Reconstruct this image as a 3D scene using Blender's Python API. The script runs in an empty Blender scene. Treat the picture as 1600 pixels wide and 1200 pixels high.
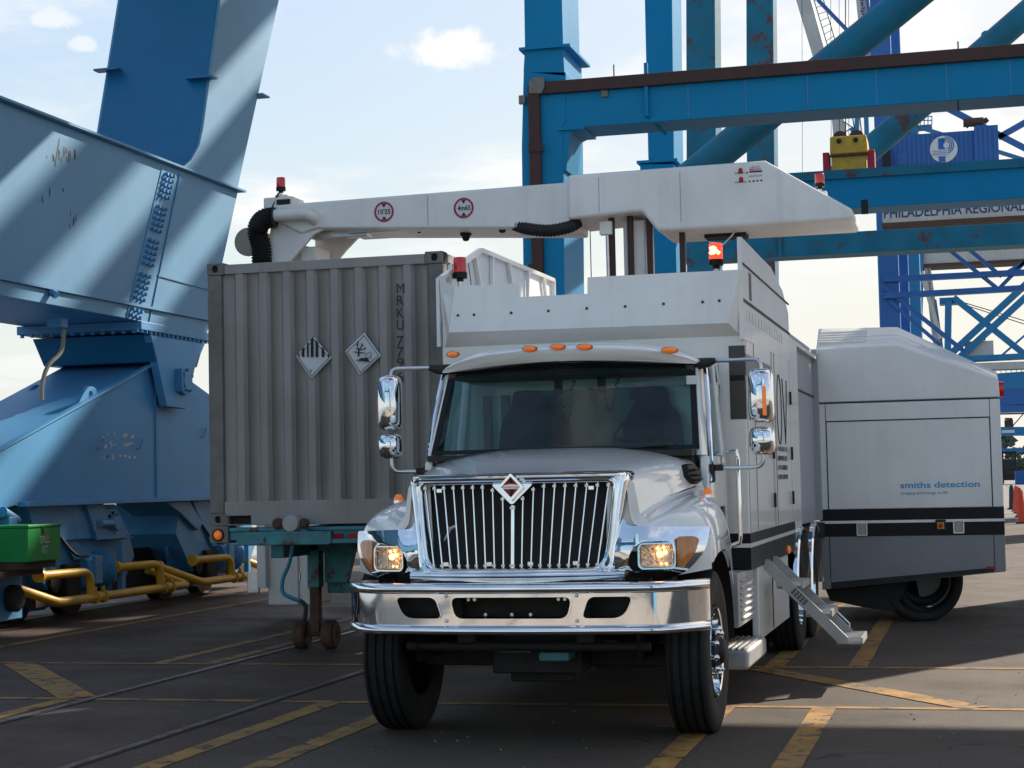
import bpy, bmesh, math, random
from mathutils import Vector, Matrix
random.seed(7)
S = bpy.context.scene
COL = S.collection
rad = math.radians

# ------------------------------------------------------------------ camera
CAM_H, FPX = 1.645, 2762.0
_al, _p, _r = rad(14.6), rad(3.17), rad(1.22)
_F0 = Vector((-math.sin(_al), math.cos(_al), 0)); _R0 = Vector((math.cos(_al), math.sin(_al), 0))
CF = _F0 * math.cos(_p) + Vector((0, 0, math.sin(_p)))
_U0 = _R0.cross(CF)
CU = _U0 * math.cos(_r) + _R0 * math.sin(_r)
CR = _R0 * math.cos(_r) - _U0 * math.sin(_r)
CC = Vector((0, 0, CAM_H))
cd = bpy.data.cameras.new('camera'); cam = bpy.data.objects.new('camera', cd); COL.objects.link(cam)
cd.sensor_width = 36; cd.sensor_fit = 'HORIZONTAL'; cd.lens = 36 * FPX / 1600; cd.clip_start = 0.1; cd.clip_end = 9000
m = Matrix((CR, CU, -CF)).transposed().to_4x4(); m.translation = CC
cam.matrix_world = m
S.camera = cam

# ------------------------------------------------------------------ world, sun, exposure
SUN = Vector((.55, 1.0, .67)).normalized()
SUN_EL = math.asin(SUN.z); SUN_AZ = math.atan2(SUN.x, SUN.y)
w = bpy.data.worlds.new('World'); S.world = w; w.use_nodes = True
nt = w.node_tree; nt.nodes.clear()
def N(t, **k):
    n = nt.nodes.new(t)
    for a, b in k.items(): setattr(n, a, b)
    return n
def L(a, b): nt.links.new(a, b)
def M(op, a, b=None, c=None, clamp=False):
    n = N('ShaderNodeMath', operation=op, use_clamp=clamp)
    for i, x in enumerate((a, b, c)):
        if x is None: continue
        if isinstance(x, (int, float)): n.inputs[i].default_value = x
        else: L(x, n.inputs[i])
    return n.outputs[0]
def VM(op, a, b):
    n = N('ShaderNodeVectorMath', operation=op)
    for i, x in enumerate((a, b)):
        if isinstance(x, (Vector, tuple)): n.inputs[i].default_value = tuple(x)
        else: L(x, n.inputs[i])
    return n.outputs['Value'] if op == 'DOT_PRODUCT' else n.outputs[0]
sky = N('ShaderNodeTexSky', sky_type='NISHITA', sun_disc=False)
sky.sun_elevation = SUN_EL; sky.sun_rotation = SUN_AZ; sky.air_density = 1.0; sky.dust_density = 1.3; sky.ozone_density = 1.0
# thin high haze evens out the glare round the sun: c -> g*c*k/(c+k)
def soft(col, k, g):
    a = N('ShaderNodeVectorMath', operation='MULTIPLY'); L(col, a.inputs[0]); a.inputs[1].default_value = (k*g*1.07, k*g*.985, k*g*.895)
    lum = VM('DOT_PRODUCT', col, (.25, .5, .25)); b = N('ShaderNodeCombineXYZ'); q_ = M('ADD', lum, k); [L(q_, b.inputs[i]) for i in range(3)]
    c = N('ShaderNodeVectorMath', operation='DIVIDE'); L(a.outputs[0], c.inputs[0]); L(b.outputs[0], c.inputs[1]); return c.outputs[0]
SKY = soft(sky.outputs[0], 2.0, 2.6)
tc = N('ShaderNodeTexCoord'); D = tc.outputs['Generated']
sep = N('ShaderNodeSeparateXYZ'); L(D, sep.inputs[0])
# flat cloud layer: direction projected on a plane overhead
iz = M('ADD', M('MAXIMUM', sep.outputs[2], 0.0), 0.10)
cmb = N('ShaderNodeCombineXYZ'); L(M('DIVIDE', sep.outputs[0], iz), cmb.inputs[0]); L(M('DIVIDE', sep.outputs[1], iz), cmb.inputs[1])
n1 = N('ShaderNodeTexNoise'); n1.inputs['Scale'].default_value = 1.15; n1.inputs['Detail'].default_value = 9; n1.inputs['Roughness'].default_value = .56
L(VM('ADD', cmb.outputs[0], Vector((3.7, 1.9, 0))), n1.inputs['Vector'])
cov = N('ShaderNodeMapRange', interpolation_type='SMOOTHSTEP'); L(n1.outputs['Fac'], cov.inputs['Value'])
cov.inputs['From Min'].default_value = .50; cov.inputs['From Max'].default_value = .70
# single fair-weather puffs: (direction, half width, half height, strength)
def pdir(px, py): return (CF + CR * ((px - 800) / FPX) - CU * ((py - 600) / FPX)).normalized()
n2 = N('ShaderNodeTexNoise'); n2.inputs['Scale'].default_value = 26; n2.inputs['Detail'].default_value = 8; n2.inputs['Roughness'].default_value = .6
L(D, n2.inputs['Vector'])
def puff(px, py, hw, hh, st):
    d0 = pdir(px, py); rt = d0.cross(Vector((0, 0, 1))).normalized(); up = rt.cross(d0)
    a = M('DIVIDE', VM('DOT_PRODUCT', D, rt), hw); b = M('DIVIDE', VM('DOT_PRODUCT', D, up), hh)
    # flatter underside
    b = M('MULTIPLY', b, M('ADD', 1.0, M('MULTIPLY', M('LESS_THAN', b, 0.0), .5)))
    q = M('ADD', M('MULTIPLY', a, a), M('MULTIPLY', b, b))
    fr = M('GREATER_THAN', VM('DOT_PRODUCT', D, d0), 0.0)
    v = M('SUBTRACT', M('ADD', 1.0, M('MULTIPLY', M('SUBTRACT', n2.outputs['Fac'], .5), 4.2)), q)
    mr = N('ShaderNodeMapRange', interpolation_type='SMOOTHSTEP'); L(v, mr.inputs['Value'])
    mr.inputs['From Min'].default_value = .05; mr.inputs['From Max'].default_value = .9; mr.inputs['To Max'].default_value = st
    return M('MULTIPLY', mr.outputs[0], fr)
mask = cov.outputs[0]
hz = N('ShaderNodeMapRange'); L(sep.outputs[2], hz.inputs['Value']); hz.inputs['From Min'].default_value = .0; hz.inputs['From Max'].default_value = .06
for a in ((712, 86, .040, .0165, .95), (1470, 215, .050, .014, .85), (1590, 245, .03, .02, .8), (85, 30, .016, .009, .55), (128, 72, .009, .006, .5), (40, 575, .05, .008, .7),
          (1010, 400, .035, .010, .5), (1290, 420, .03, .010, .5), (300, -160, .07, .022, .8), (1250, -280, .09, .025, .8)):
    mask = M('MAXIMUM', mask, puff(*a))
mask = M('MULTIPLY', mask, M('ADD', .55, M('MULTIPLY', hz.outputs[0], .45)))
cc = N('ShaderNodeRGB'); cc.outputs[0].default_value = (4.9, 4.75, 4.55, 1)
mx = N('ShaderNodeMix', data_type='RGBA'); L(mask, mx.inputs[0]); L(SKY, mx.inputs[6]); L(cc.outputs[0], mx.inputs[7])
# pale summer haze along the horizon
hb = N('ShaderNodeMapRange', interpolation_type='SMOOTHSTEP'); L(sep.outputs[2], hb.inputs['Value'])
for k_, v_ in (('From Min', .0), ('From Max', .22), ('To Min', .8), ('To Max', .0)): hb.inputs[k_].default_value = v_
hm = N('ShaderNodeMix', data_type='RGBA'); L(hb.outputs[0], hm.inputs[0]); L(mx.outputs[2], hm.inputs[6]); hm.inputs[7].default_value = (3.75, 3.95, 4.05, 1)
bg = N('ShaderNodeBackground'); L(hm.outputs[2], bg.inputs[0]); bg.inputs[1].default_value = .15
wo = N('ShaderNodeOutputWorld'); L(bg.outputs[0], wo.inputs[0])
sd = bpy.data.lights.new('sun', 'SUN'); sd.energy = 5.0; sd.angle = rad(.53); sd.color = (1, .90, .76)
so = bpy.data.objects.new('sun', sd); COL.objects.link(so)
so.rotation_mode = 'QUATERNION'; so.rotation_quaternion = SUN.to_track_quat('Z', 'Y'); so.location = (30, 50, 60)
S.view_settings.view_transform = 'Standard'; S.view_settings.look = 'None'
S.view_settings.exposure = 0.61; S.view_settings.gamma = 1; S.view_settings.use_curve_mapping = False

# ------------------------------------------------------------------ geometry helpers
def on(ax, val, px, py):
    """point of the plane <ax>=val seen at photo pixel px,py (used to read positions off the survey of the photograph)"""
    d = CF + CR * ((px - 800) / FPX) - CU * ((py - 600) / FPX); k = 'xyz'.index(ax)
    return CC + d * ((val - CC[k]) / d[k])

class MB:
    def __init__(s): s.v = []; s.f = []
    def add(s, vs, fs):
        o = len(s.v); s.v += [Vector(v) for v in vs]; s.f += [[i + o for i in f] for f in fs]; return s
    def box(s, a, b):
        x0, x1 = sorted((a[0], b[0])); y0, y1 = sorted((a[1], b[1])); z0, z1 = sorted((a[2], b[2]))
        return s.add([(x0,y0,z0),(x1,y0,z0),(x1,y1,z0),(x0,y1,z0),(x0,y0,z1),(x1,y0,z1),(x1,y1,z1),(x0,y1,z1)],
                     [(0,3,2,1),(4,5,6,7),(0,1,5,4),(1,2,6,5),(2,3,7,6),(3,0,4,7)])
    def obox(s, c, size, mat):
        hx, hy, hz_ = [q / 2 for q in size]; c = Vector(c)
        vs = [c + mat @ Vector(q) for q in ((-hx,-hy,-hz_),(hx,-hy,-hz_),(hx,hy,-hz_),(-hx,hy,-hz_),(-hx,-hy,hz_),(hx,-hy,hz_),(hx,hy,hz_),(-hx,hy,hz_))]
        return s.add(vs, [(0,3,2,1),(4,5,6,7),(0,1,5,4),(1,2,6,5),(2,3,7,6),(3,0,4,7)])
    def prism(s, poly, d):
        """closed polygon of 3-D points swept by vector d"""
        n = len(poly); d = Vector(d); P = [Vector(p) for p in poly]
        return s.add(P + [p + d for p in P], [list(range(n))[::-1], list(range(n, 2 * n))] + [(i, (i + 1) % n, n + (i + 1) % n, n + i) for i in range(n)])
    def beam(s, a, b, w_, h, up=(0, 0, 1)):
        a = Vector(a); b = Vector(b); d = (b - a); L_ = d.length; d.normalize()
        u = Vector(up); x = d.cross(u)
        if x.length < 1e-4: x = d.cross(Vector((0, 1, 0)))
        x.normalize(); z = x.cross(d)
        return s.obox((a + b) / 2, (w_, L_, h), Matrix((x, d, z)).transposed())
    def cyl(s, a, b, r0, r1=None, n=16, caps=True):
        a = Vector(a); b = Vector(b); r1 = r0 if r1 is None else r1; d = (b - a).normalized()
        x = d.orthogonal().normalized(); y = d.cross(x)
        vs = [a + (x * math.cos(t) + y * math.sin(t)) * r0 for t in [2*math.pi*i/n for i in range(n)]] + [b + (x * math.cos(t) + y * math.sin(t)) * r1 for t in [2*math.pi*i/n for i in range(n)]]
        fs = [(i, (i+1) % n, n + (i+1) % n, n + i) for i in range(n)]
        if caps: fs += [list(range(n))[::-1], list(range(n, 2*n))]
        return s.add(vs, fs)
    def tube(s, pts, r, n=10, caps=True, rs=None):
        P = [Vector(p) for p in pts]; rings = []; x = None
        for i, p in enumerate(P):
            d = (P[min(i+1, len(P)-1)] - P[max(i-1, 0)]).normalized()
            x = d.orthogonal() if x is None else x - d * x.dot(d)
            x.normalize(); y = d.cross(x); rr = rs[i] if rs else r
            rings.append([p + (x*math.cos(2*math.pi*k/n) + y*math.sin(2*math.pi*k/n)) * rr for k in range(n)])
        fs = [(i*n+k, i*n+(k+1) % n, (i+1)*n+(k+1) % n, (i+1)*n+k) for i in range(len(P)-1) for k in range(n)]
        if caps: fs += [list(range(n))[::-1], list(range((len(P)-1)*n, len(P)*n))]
        return s.add([q for rg in rings for q in rg], fs)
    def lathe(s, prof, c, ax='x', n=40):
        """profile of (radius, offset along axis) turned about axis through c"""
        c = Vector(c); k = len(prof); vs = []
        for i in range(n):
            t = 2*math.pi*i/n
            for r_, o in prof:
                if ax == 'x': vs.append(c + Vector((o, r_*math.cos(t), r_*math.sin(t))))
                elif ax == 'y': vs.append(c + Vector((r_*math.cos(t), o, r_*math.sin(t))))
                else: vs.append(c + Vector((r_*math.cos(t), r_*math.sin(t), o)))
        return s.add(vs, [(i*k+j, ((i+1) % n)*k+j, ((i+1) % n)*k+j+1, i*k+j+1) for i in range(n) for j in range(k-1)])
    def loft(s, rings, closed=False, cap=False):
        k = len(rings[0]); fs = []
        for i in range(len(rings)-1):
            for j in range(k if closed else k-1):
                fs.append((i*k+j, i*k+(j+1) % k, (i+1)*k+(j+1) % k, (i+1)*k+j))
        if cap: fs += [list(range(k))[::-1], list(range((len(rings)-1)*k, len(rings)*k))]
        return s.add([q for r_ in rings for q in r_], fs)
    def map(s, fn): s.v = [Vector(fn(v)) for v in s.v]; return s
    def mirror(s, xc):
        n = len(s.v); s.v += [Vector((2*xc - v.x, v.y, v.z)) for v in s.v]; s.f += [[i + n for i in f][::-1] for f in list(s.f)]; return s

ORG = {}
def thing(name, label, cat, loc, group=None):
    o = bpy.data.objects.new(name, None); COL.objects.link(o); o.location = loc; o.empty_display_size = .2
    o['label'] = label; o['category'] = cat
    if group: o['group'] = group
    ORG[o.name] = Vector(loc); return o
def build(mb, name, mat, parent=None, bevel=0, smooth=35, seg=2, sub=0, label=None, kind=None, weld=True, solid=0):
    og = ORG[parent.name] if parent else Vector((0, 0, 0))
    me = bpy.data.meshes.new(name)
    me.from_pydata([tuple(v - og) for v in mb.v], [], mb.f)
    if weld or True:
        bm = bmesh.new(); bm.from_mesh(me)
        if weld: bmesh.ops.remove_doubles(bm, verts=bm.verts, dist=1e-5)
        bmesh.ops.recalc_face_normals(bm, faces=bm.faces)
        bm.to_mesh(me); bm.free()
    me.materials.append(mat)
    if smooth:
        me.polygons.foreach_set('use_smooth', [True] * len(me.polygons)); me.set_sharp_from_angle(angle=rad(smooth))
    o = bpy.data.objects.new(name, me); COL.objects.link(o)
    if parent: o.parent = parent; ORG[o.name] = og
    else: ORG[o.name] = og
    if solid:
        md = o.modifiers.new('s', 'SOLIDIFY'); md.thickness = solid; md.offset = -1
    if sub:
        md = o.modifiers.new('u', 'SUBSURF'); md.levels = sub; md.render_levels = sub
    if bevel:
        md = o.modifiers.new('b', 'BEVEL'); md.width = bevel; md.segments = seg; md.limit_method = 'ANGLE'; md.angle_limit = rad(38); md.harden_normals = True
    if label: o['label'] = label
    if kind: o['kind'] = kind
    return o
def struct(mb, name, mat, **k): return build(mb, name, mat, None, kind='structure', **k)
def dup(o, parent, off=(0, 0, 0), mat=None):
    c = o.copy(); COL.objects.link(c); c.parent = parent
    c.location = o.location + Vector(off)
    ORG[c.name] = ORG[o.name]
    for ch in list(o.children): dup(ch, c)
    return c
def tree_copy(o, loc, label=None):
    c = o.copy(); COL.objects.link(c); c.location = loc; ORG[c.name] = Vector(loc)
    if label: c['label'] = label
    for ch in list(o.children):
        d = ch.copy(); COL.objects.link(d); d.parent = c; ORG[d.name] = Vector(loc)
        for g in list(ch.children):
            e = g.copy(); COL.objects.link(e); e.parent = d; ORG[e.name] = Vector(loc)
    return c
def curve_mesh(cu):
    ob = bpy.data.objects.new('tmp', cu); COL.objects.link(ob)
    dg = bpy.context.evaluated_depsgraph_get(); ev = ob.evaluated_get(dg); me = ev.to_mesh()
    vs = [v.co.copy() for v in me.vertices]; fs = [list(p.vertices) for p in me.polygons]
    ev.to_mesh_clear(); bpy.data.objects.remove(ob); return vs, fs
def plate(outline, holes=(), t=.02, cuts=()):
    """flat plate with holes in (u,v), thickness t in w (0..t); optional cut lines along u so that it can be bent"""
    cu = bpy.data.curves.new('c', 'CURVE'); cu.dimensions = '2D'; cu.fill_mode = 'BOTH'; cu.extrude = t / 2
    for poly in [outline] + list(holes):
        sp = cu.splines.new('POLY'); sp.points.add(len(poly) - 1); sp.use_cyclic_u = True
        for i, q in enumerate(poly): sp.points[i].co = (q[0], q[1], 0, 1)
    vs, fs = curve_mesh(cu); bpy.data.curves.remove(cu)
    mb = MB(); mb.add([v + Vector((0, 0, t/2)) for v in vs], fs)
    if len(cuts):
        bm = bmesh.new(); bv = [bm.verts.new(v) for v in mb.v]
        for f in mb.f:
            try: bm.faces.new([bv[i] for i in f])
            except ValueError: pass
        bmesh.ops.remove_doubles(bm, verts=bm.verts, dist=1e-5)
        for c in cuts:
            bmesh.ops.bisect_plane(bm, geom=bm.verts[:] + bm.edges[:] + bm.faces[:], plane_co=(c, 0, 0), plane_no=(1, 0, 0))
        bm.verts.index_update()
        mb = MB(); mb.v = [v.co.copy() for v in bm.verts]; mb.f = [[v.index for v in f.verts] for f in bm.faces]; bm.free()
    return mb
def rrect(x0, z0, x1, z1, r, n=5):
    out = []
    for cx, cz, a0 in ((x1-r, z1-r, 0), (x0+r, z1-r, 90), (x0+r, z0+r, 180), (x1-r, z0+r, 270)):
        out += [(cx + r*math.cos(rad(a0+90*i/n)), cz + r*math.sin(rad(a0+90*i/n))) for i in range(n+1)]
    return out
def rpoly(pts, r, n=4):
    """polygon with rounded corners"""
    out = []; m_ = len(pts)
    for i in range(m_):
        a, b, c = Vector(pts[i-1]), Vector(pts[i]), Vector(pts[(i+1) % m_])
        rr = r[i] if isinstance(r, (list, tuple)) else r
        rr = min(rr, (a-b).length*.49, (c-b).length*.49)
        p = b + (a-b).normalized()*rr; q = b + (c-b).normalized()*rr
        for k in range(n+1):
            t = k/n; out.append(tuple(p*(1-t)**2 + b*2*t*(1-t) + q*t*t))
    return out
def text_mb(s, o, right, up, height=None, width=None, off=.003, thick=.001, bold=0.0):
    """flat lettering: lower-left corner o, cap direction right/up"""
    cu = bpy.data.curves.new('t', 'FONT'); cu.body = s; cu.size = 1; cu.offset = bold; cu.fill_mode = 'FRONT'; cu.resolution_u = 3
    vs, fs = curve_mesh(cu); bpy.data.curves.remove(cu)
    x0 = min(v.x for v in vs); x1 = max(v.x for v in vs); y0 = min(v.y for v in vs); y1 = max(v.y for v in vs)
    sy = height / (y1 - y0) if height else width / (x1 - x0); sx = width / (x1 - x0) if width else sy
    right = Vector(right).normalized(); up = Vector(up).normalized(); nrm = right.cross(up)
    mb = MB(); mb.add([Vector(o) + right*((v.x-x0)*sx) + up*((v.y-y0)*sy) + nrm*off for v in vs], fs); return mb
def disc(mb, c, r, nrm, n=24, r_in=0):
    nrm = Vector(nrm).normalized(); x = nrm.orthogonal().normalized(); y = nrm.cross(x); c = Vector(c)
    o = [c + (x*math.cos(2*math.pi*i/n) + y*math.sin(2*math.pi*i/n))*r for i in range(n)]
    if not r_in: return mb.add(o, [list(range(n))])
    q = [c + (x*math.cos(2*math.pi*i/n) + y*math.sin(2*math.pi*i/n))*r_in for i in range(n)]
    return mb.add(o + q, [(i, (i+1) % n, n+(i+1) % n, n+i) for i in range(n)])

# ------------------------------------------------------------------ materials
def mat(name, col, rough=.5, metal=0, var=.12, scale=3, bump=0, bscale=40, rust=0, rustcol=(.10, .035, .015), rscale=5, coat=0, dirt=0, streak=0, spec=.5, ecol=None, est=0, trans=0, ior=1.45, aniso=(1, 1, 1)):
    mt = bpy.data.materials.new(name); mt.use_nodes = True; t = mt.node_tree; b = t.nodes['Principled BSDF']
    b.inputs['Roughness'].default_value = rough; b.inputs['Metallic'].default_value = metal; b.inputs['Specular IOR Level'].default_value = spec
    b.inputs['Coat Weight'].default_value = coat; b.inputs['Coat Roughness'].default_value = .06; b.inputs['IOR'].default_value = ior
    b.inputs['Transmission Weight'].default_value = trans
    if ecol: b.inputs['Emission Color'].default_value = (*ecol, 1); b.inputs['Emission Strength'].default_value = est
    b.inputs['Base Color'].default_value = (*col, 1)
    nd = lambda ty: t.nodes.new(ty); lk = t.links.new
    g = nd('ShaderNodeNewGeometry'); mp = nd('ShaderNodeMapping'); lk(g.outputs['Position'], mp.inputs[0]); mp.inputs['Scale'].default_value = aniso
    cur = None
    if var:
        n = nd('ShaderNodeTexNoise'); n.inputs['Scale'].default_value = scale; n.inputs['Detail'].default_value = 6; lk(mp.outputs[0], n.inputs['Vector'])
        r = nd('ShaderNodeMapRange'); lk(n.outputs['Fac'], r.inputs['Value']); r.inputs['From Min'].default_value = .3; r.inputs['From Max'].default_value = .7
        r.inputs['To Min'].default_value = 1 - var; r.inputs['To Max'].default_value = 1 + var
        hs = nd('ShaderNodeMix'); hs.data_type = 'RGBA'; hs.blend_type = 'MULTIPLY'; hs.inputs[0].default_value = 1
        hs.inputs[6].default_value = (*col, 1); lk(r.outputs[0], hs.inputs[7]); cur = hs.outputs[2]
        rr = nd('ShaderNodeMapRange'); lk(n.outputs['Fac'], rr.inputs['Value']); rr.inputs['To Min'].default_value = max(0, rough*(1-var*1.3)); rr.inputs['To Max'].default_value = min(1, rough*(1+var*1.3))
        lk(rr.outputs[0], b.inputs['Roughness'])
    def over(fac, c2):
        nonlocal cur
        x = nd('ShaderNodeMix'); x.data_type = 'RGBA'; lk(fac, x.inputs[0])
        if cur is None: x.inputs[6].default_value = (*col, 1)
        else: lk(cur, x.inputs[6])
        x.inputs[7].default_value = (*c2, 1); cur = x.outputs[2]
    if streak:
        mp2 = nd('ShaderNodeMapping'); lk(g.outputs['Position'], mp2.inputs[0]); mp2.inputs['Scale'].default_value = (9, 9, .35)
        n = nd('ShaderNodeTexNoise'); n.inputs['Scale'].default_value = 1; n.inputs['Detail'].default_value = 5; lk(mp2.outputs[0], n.inputs['Vector'])
        r = nd('ShaderNodeMapRange'); lk(n.outputs['Fac'], r.inputs['Value']); r.inputs['From Min'].default_value = .52; r.inputs['From Max'].default_value = .8; r.inputs['To Max'].default_value = streak
        over(r.outputs[0], (.09, .075, .06))
    if dirt:
        n = nd('ShaderNodeTexNoise'); n.inputs['Scale'].default_value = 1.3; n.inputs['Detail'].default_value = 8; n.inputs['Roughness'].default_value = .65; lk(g.outputs['Position'], n.inputs['Vector'])
        r = nd('ShaderNodeMapRange'); lk(n.outputs['Fac'], r.inputs['Value']); r.inputs['From Min'].default_value = .45; r.inputs['From Max'].default_value = .8; r.inputs['To Max'].default_value = dirt
        over(r.outputs[0], (.11, .09, .07))
    if rust:
        n = nd('ShaderNodeTexNoise'); n.inputs['Scale'].default_value = rscale; n.inputs['Detail'].default_value = 10; n.inputs['Roughness'].default_value = .68; lk(mp.outputs[0], n.inputs['Vector'])
        r = nd('ShaderNodeMapRange'); r.interpolation_type = 'SMOOTHSTEP'; lk(n.outputs['Fac'], r.inputs['Value']); r.inputs['From Min'].default_value = .78 - rust; r.inputs['From Max'].default_value = .84 - rust*.9
        over(r.outputs[0], rustcol)
    if cur is not None: lk(cur, b.inputs['Base Color'])
    if bump:
        n = nd('ShaderNodeTexNoise'); n.inputs['Scale'].default_value = bscale; n.inputs['Detail'].default_value = 4; lk(mp.outputs[0], n.inputs['Vector'])
        bp = nd('ShaderNodeBump'); bp.inputs['Strength'].default_value = bump; bp.inputs['Distance'].default_value = .02; lk(n.outputs['Fac'], bp.inputs['Height']); lk(bp.outputs[0], b.inputs['Normal'])
    return mt
X = {}
X['white'] = mat('white_paint', (.80, .775, .735), .30, var=.05, scale=1.2, coat=.4, dirt=.14, streak=.10, bump=.04, bscale=1.8)
X['whitecab'] = mat('white_cab_paint', (.82, .80, .76), .20, var=.03, scale=2, coat=1.0, dirt=.06)
X['whitematt'] = mat('white_boom_paint', (.80, .775, .735), .40, var=.06, scale=1.5, dirt=.16, streak=.12, bump=.03, bscale=2)
X['silver'] = mat('silver_panel', (.77, .745, .705), .30, var=.05, scale=1, coat=.4, dirt=.16, streak=.08, bump=.05, bscale=1.6)
X['grey'] = mat('grey_skirt', (.235, .235, .24), .42, var=.06, scale=2, dirt=.2, coat=.1)
X['greyl'] = mat('mid_grey_cladding', (.34, .35, .37), .45, var=.05, dirt=.12)
X['black'] = mat('black_gloss', (.010, .010, .011), .4, var=.1, spec=.25)
X['blackm'] = mat('black_matt', (.02, .02, .02), .65, var=.2, bump=.1)
X['under'] = mat('dark_underbody', (.014, .0135, .013), .75, var=.3, scale=8)
X['chrome'] = mat('chrome', (.82, .83, .84), .05, metal=1, var=.10, scale=5, bump=.02, bscale=4, dirt=.10)
X['alu'] = mat('aluminium', (.62, .62, .63), .33, metal=1, var=.12, scale=12, bump=.05)
X['aluplate'] = mat('aluminium_plate', (.40, .39, .38), .5, metal=.35, var=.12, scale=7, dirt=.2)
X['tyre'] = mat('tyre_rubber', (.010, .0098, .0095), .80, var=.25, scale=9, bump=.25, bscale=90, dirt=.10)
X['rubber'] = mat('black_rubber', (.018, .018, .019), .6, var=.2, bump=.15)
X['orange'] = mat('amber_lens', (.75, .17, .015), .2, var=.05, coat=.6, ecol=(1, .2, .01), est=.18)
X['amberclear'] = mat('amber_reflector_lens', (.55, .20, .05), .18, var=.2, scale=40, coat=.8, aniso=(1, 1, .15))
X['red'] = mat('red_lens', (.36, .004, .010), .15, var=.1, coat=.8, ecol=(1, .01, .01), est=.06)
X['redlit'] = mat('red_lens_lit', (.7, .02, .01), .2, var=0, ecol=(1, .03, .01), est=2.2)
X['redglow'] = mat('beacon_bulb', (1, .4, .1), .3, var=0, ecol=(1, .42, .05), est=14)
X['cont'] = mat('container_grey', (.315, .295, .275), .5, var=.10, scale=1.4, streak=.28, dirt=.28, bump=.18, bscale=6, rust=.06, rscale=9)
X['contrust'] = mat('container_corner_steel', (.175, .165, .145), .6, var=.2, scale=6, rust=.14, rscale=7, streak=.35, dirt=.35)
X['teal'] = mat('teal_chassis', (.045, .25, .28), .6, var=.25, scale=7, rust=.245, rscale=6, dirt=.5, streak=.3)
X['rust'] = mat('rusty_steel', (.085, .04, .025), .8, var=.35, scale=8, bump=.2)
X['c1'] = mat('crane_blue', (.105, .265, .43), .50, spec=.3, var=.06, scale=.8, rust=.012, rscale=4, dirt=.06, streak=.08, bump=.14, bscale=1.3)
X['c1f'] = mat('crane_blue_lightened', (.085, .31, .57), .48, spec=.3, var=.07, scale=.8, rust=.010, rscale=4, dirt=.06, streak=.06, bump=.12, bscale=1.3)  # same crane paint, lightened and bluer to make up for weak light
X['c1d'] = mat('crane_blue_shaded', (.003, .125, .275), .40, var=.06, scale=.8, rust=.005, rscale=4, dirt=.05, bump=.03, bscale=3)  # deeper copy of the crane paint, shade put into the colour
X['c1b'] = mat('bogie_blue', (.055, .25, .48), .5, var=.15, scale=3, rust=.10, rscale=6, dirt=.35, streak=.2)
X['c2'] = mat('portal_blue', (.0, .205, .41), .5, spec=.22, var=.07, scale=.5, rust=.012, rscale=1.5, dirt=.03, streak=.10, bump=.03, bscale=2)
X['c3'] = mat('faded_portal_blue', (.010, .15, .235), .55, var=.18, scale=.7, rust=.235, rscale=.9, rustcol=(.10, .055, .06), spec=.25, streak=.3, dirt=.3)
X['c4'] = mat('ultramarine_crane', (.014, .11, .36), .45, var=.08, scale=.5, dirt=.08)
X['c5'] = mat('cyan_blue_crane', (.006, .17, .36), .45, var=.08, scale=.5, dirt=.08)
X['boomw'] = mat('white_crane_steel', (.52, .50, .46), .55, var=.08, scale=.4, streak=.25, dirt=.25)
X['brown'] = mat('brown_conduit', (.055, .02, .016), .6, var=.25, scale=2, rust=.10, rscale=2, rustcol=(.19, .06, .02))
X['yellow'] = mat('yellow_paint', (.60, .32, .02), .48, var=.16, scale=5, rust=.11, rscale=9, dirt=.35)
X['green'] = mat('green_box', (.012, .29, .05), .4, var=.08, dirt=.12)
X['marking'] = mat('yellow_road_paint', (.33, .165, .035), .8, var=.3, scale=4, rust=.265, rscale=5.5, rustcol=(.060, .046, .037), dirt=.6, bump=.2, bscale=60)
X['rail'] = mat('steel_rail', (.12, .10, .09), .5, metal=.5, var=.35, rust=.30, rscale=6)
X['teal_hose'] = mat('teal_hose', (.02, .20, .30), .4, var=.1)
X['cone'] = mat('orange_cone', (.75, .06, .012), .5, var=.1)
X['conew'] = mat('white_reflective', (.75, .75, .72), .5, var=.1)
X['ink'] = mat('black_print', (.012, .012, .014), .6, var=0)
X['inkb'] = mat('dark_grey_print', (.03, .032, .036), .6, var=.1)
X['inkred'] = mat('red_print', (.45, .012, .03), .5, var=.05)
X['inkblue'] = mat('blue_print', (.004, .32, .60), .5, var=0)
X['inknavy'] = mat('navy_print', (.015, .05, .16), .6, var=.1)
X['paper'] = mat('white_placard', (.62, .63, .63), .55, var=.05, scale=12, dirt=.1)
X['canvas'] = mat('inner_flap', (.72, .74, .75), .4, var=.06, scale=4, bump=.25, bscale=7)
X['seat'] = mat('seat_cloth', (.05, .055, .06), .8, var=.15)
X['dash'] = mat('dashboard', (.055, .058, .06), .6, var=.1)
X['trimtan'] = mat('tan_lining', (.32, .29, .22), .7, var=.1)
X['lampglass'] = mat('headlamp_reflector', (.62, .58, .52), .16, metal=1, var=.5, scale=50, bump=.9, bscale=60)
X['bulb'] = mat('headlamp_bulb', (1, .7, .3), .3, var=0, ecol=(1, .50, .14), est=4.5)
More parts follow.
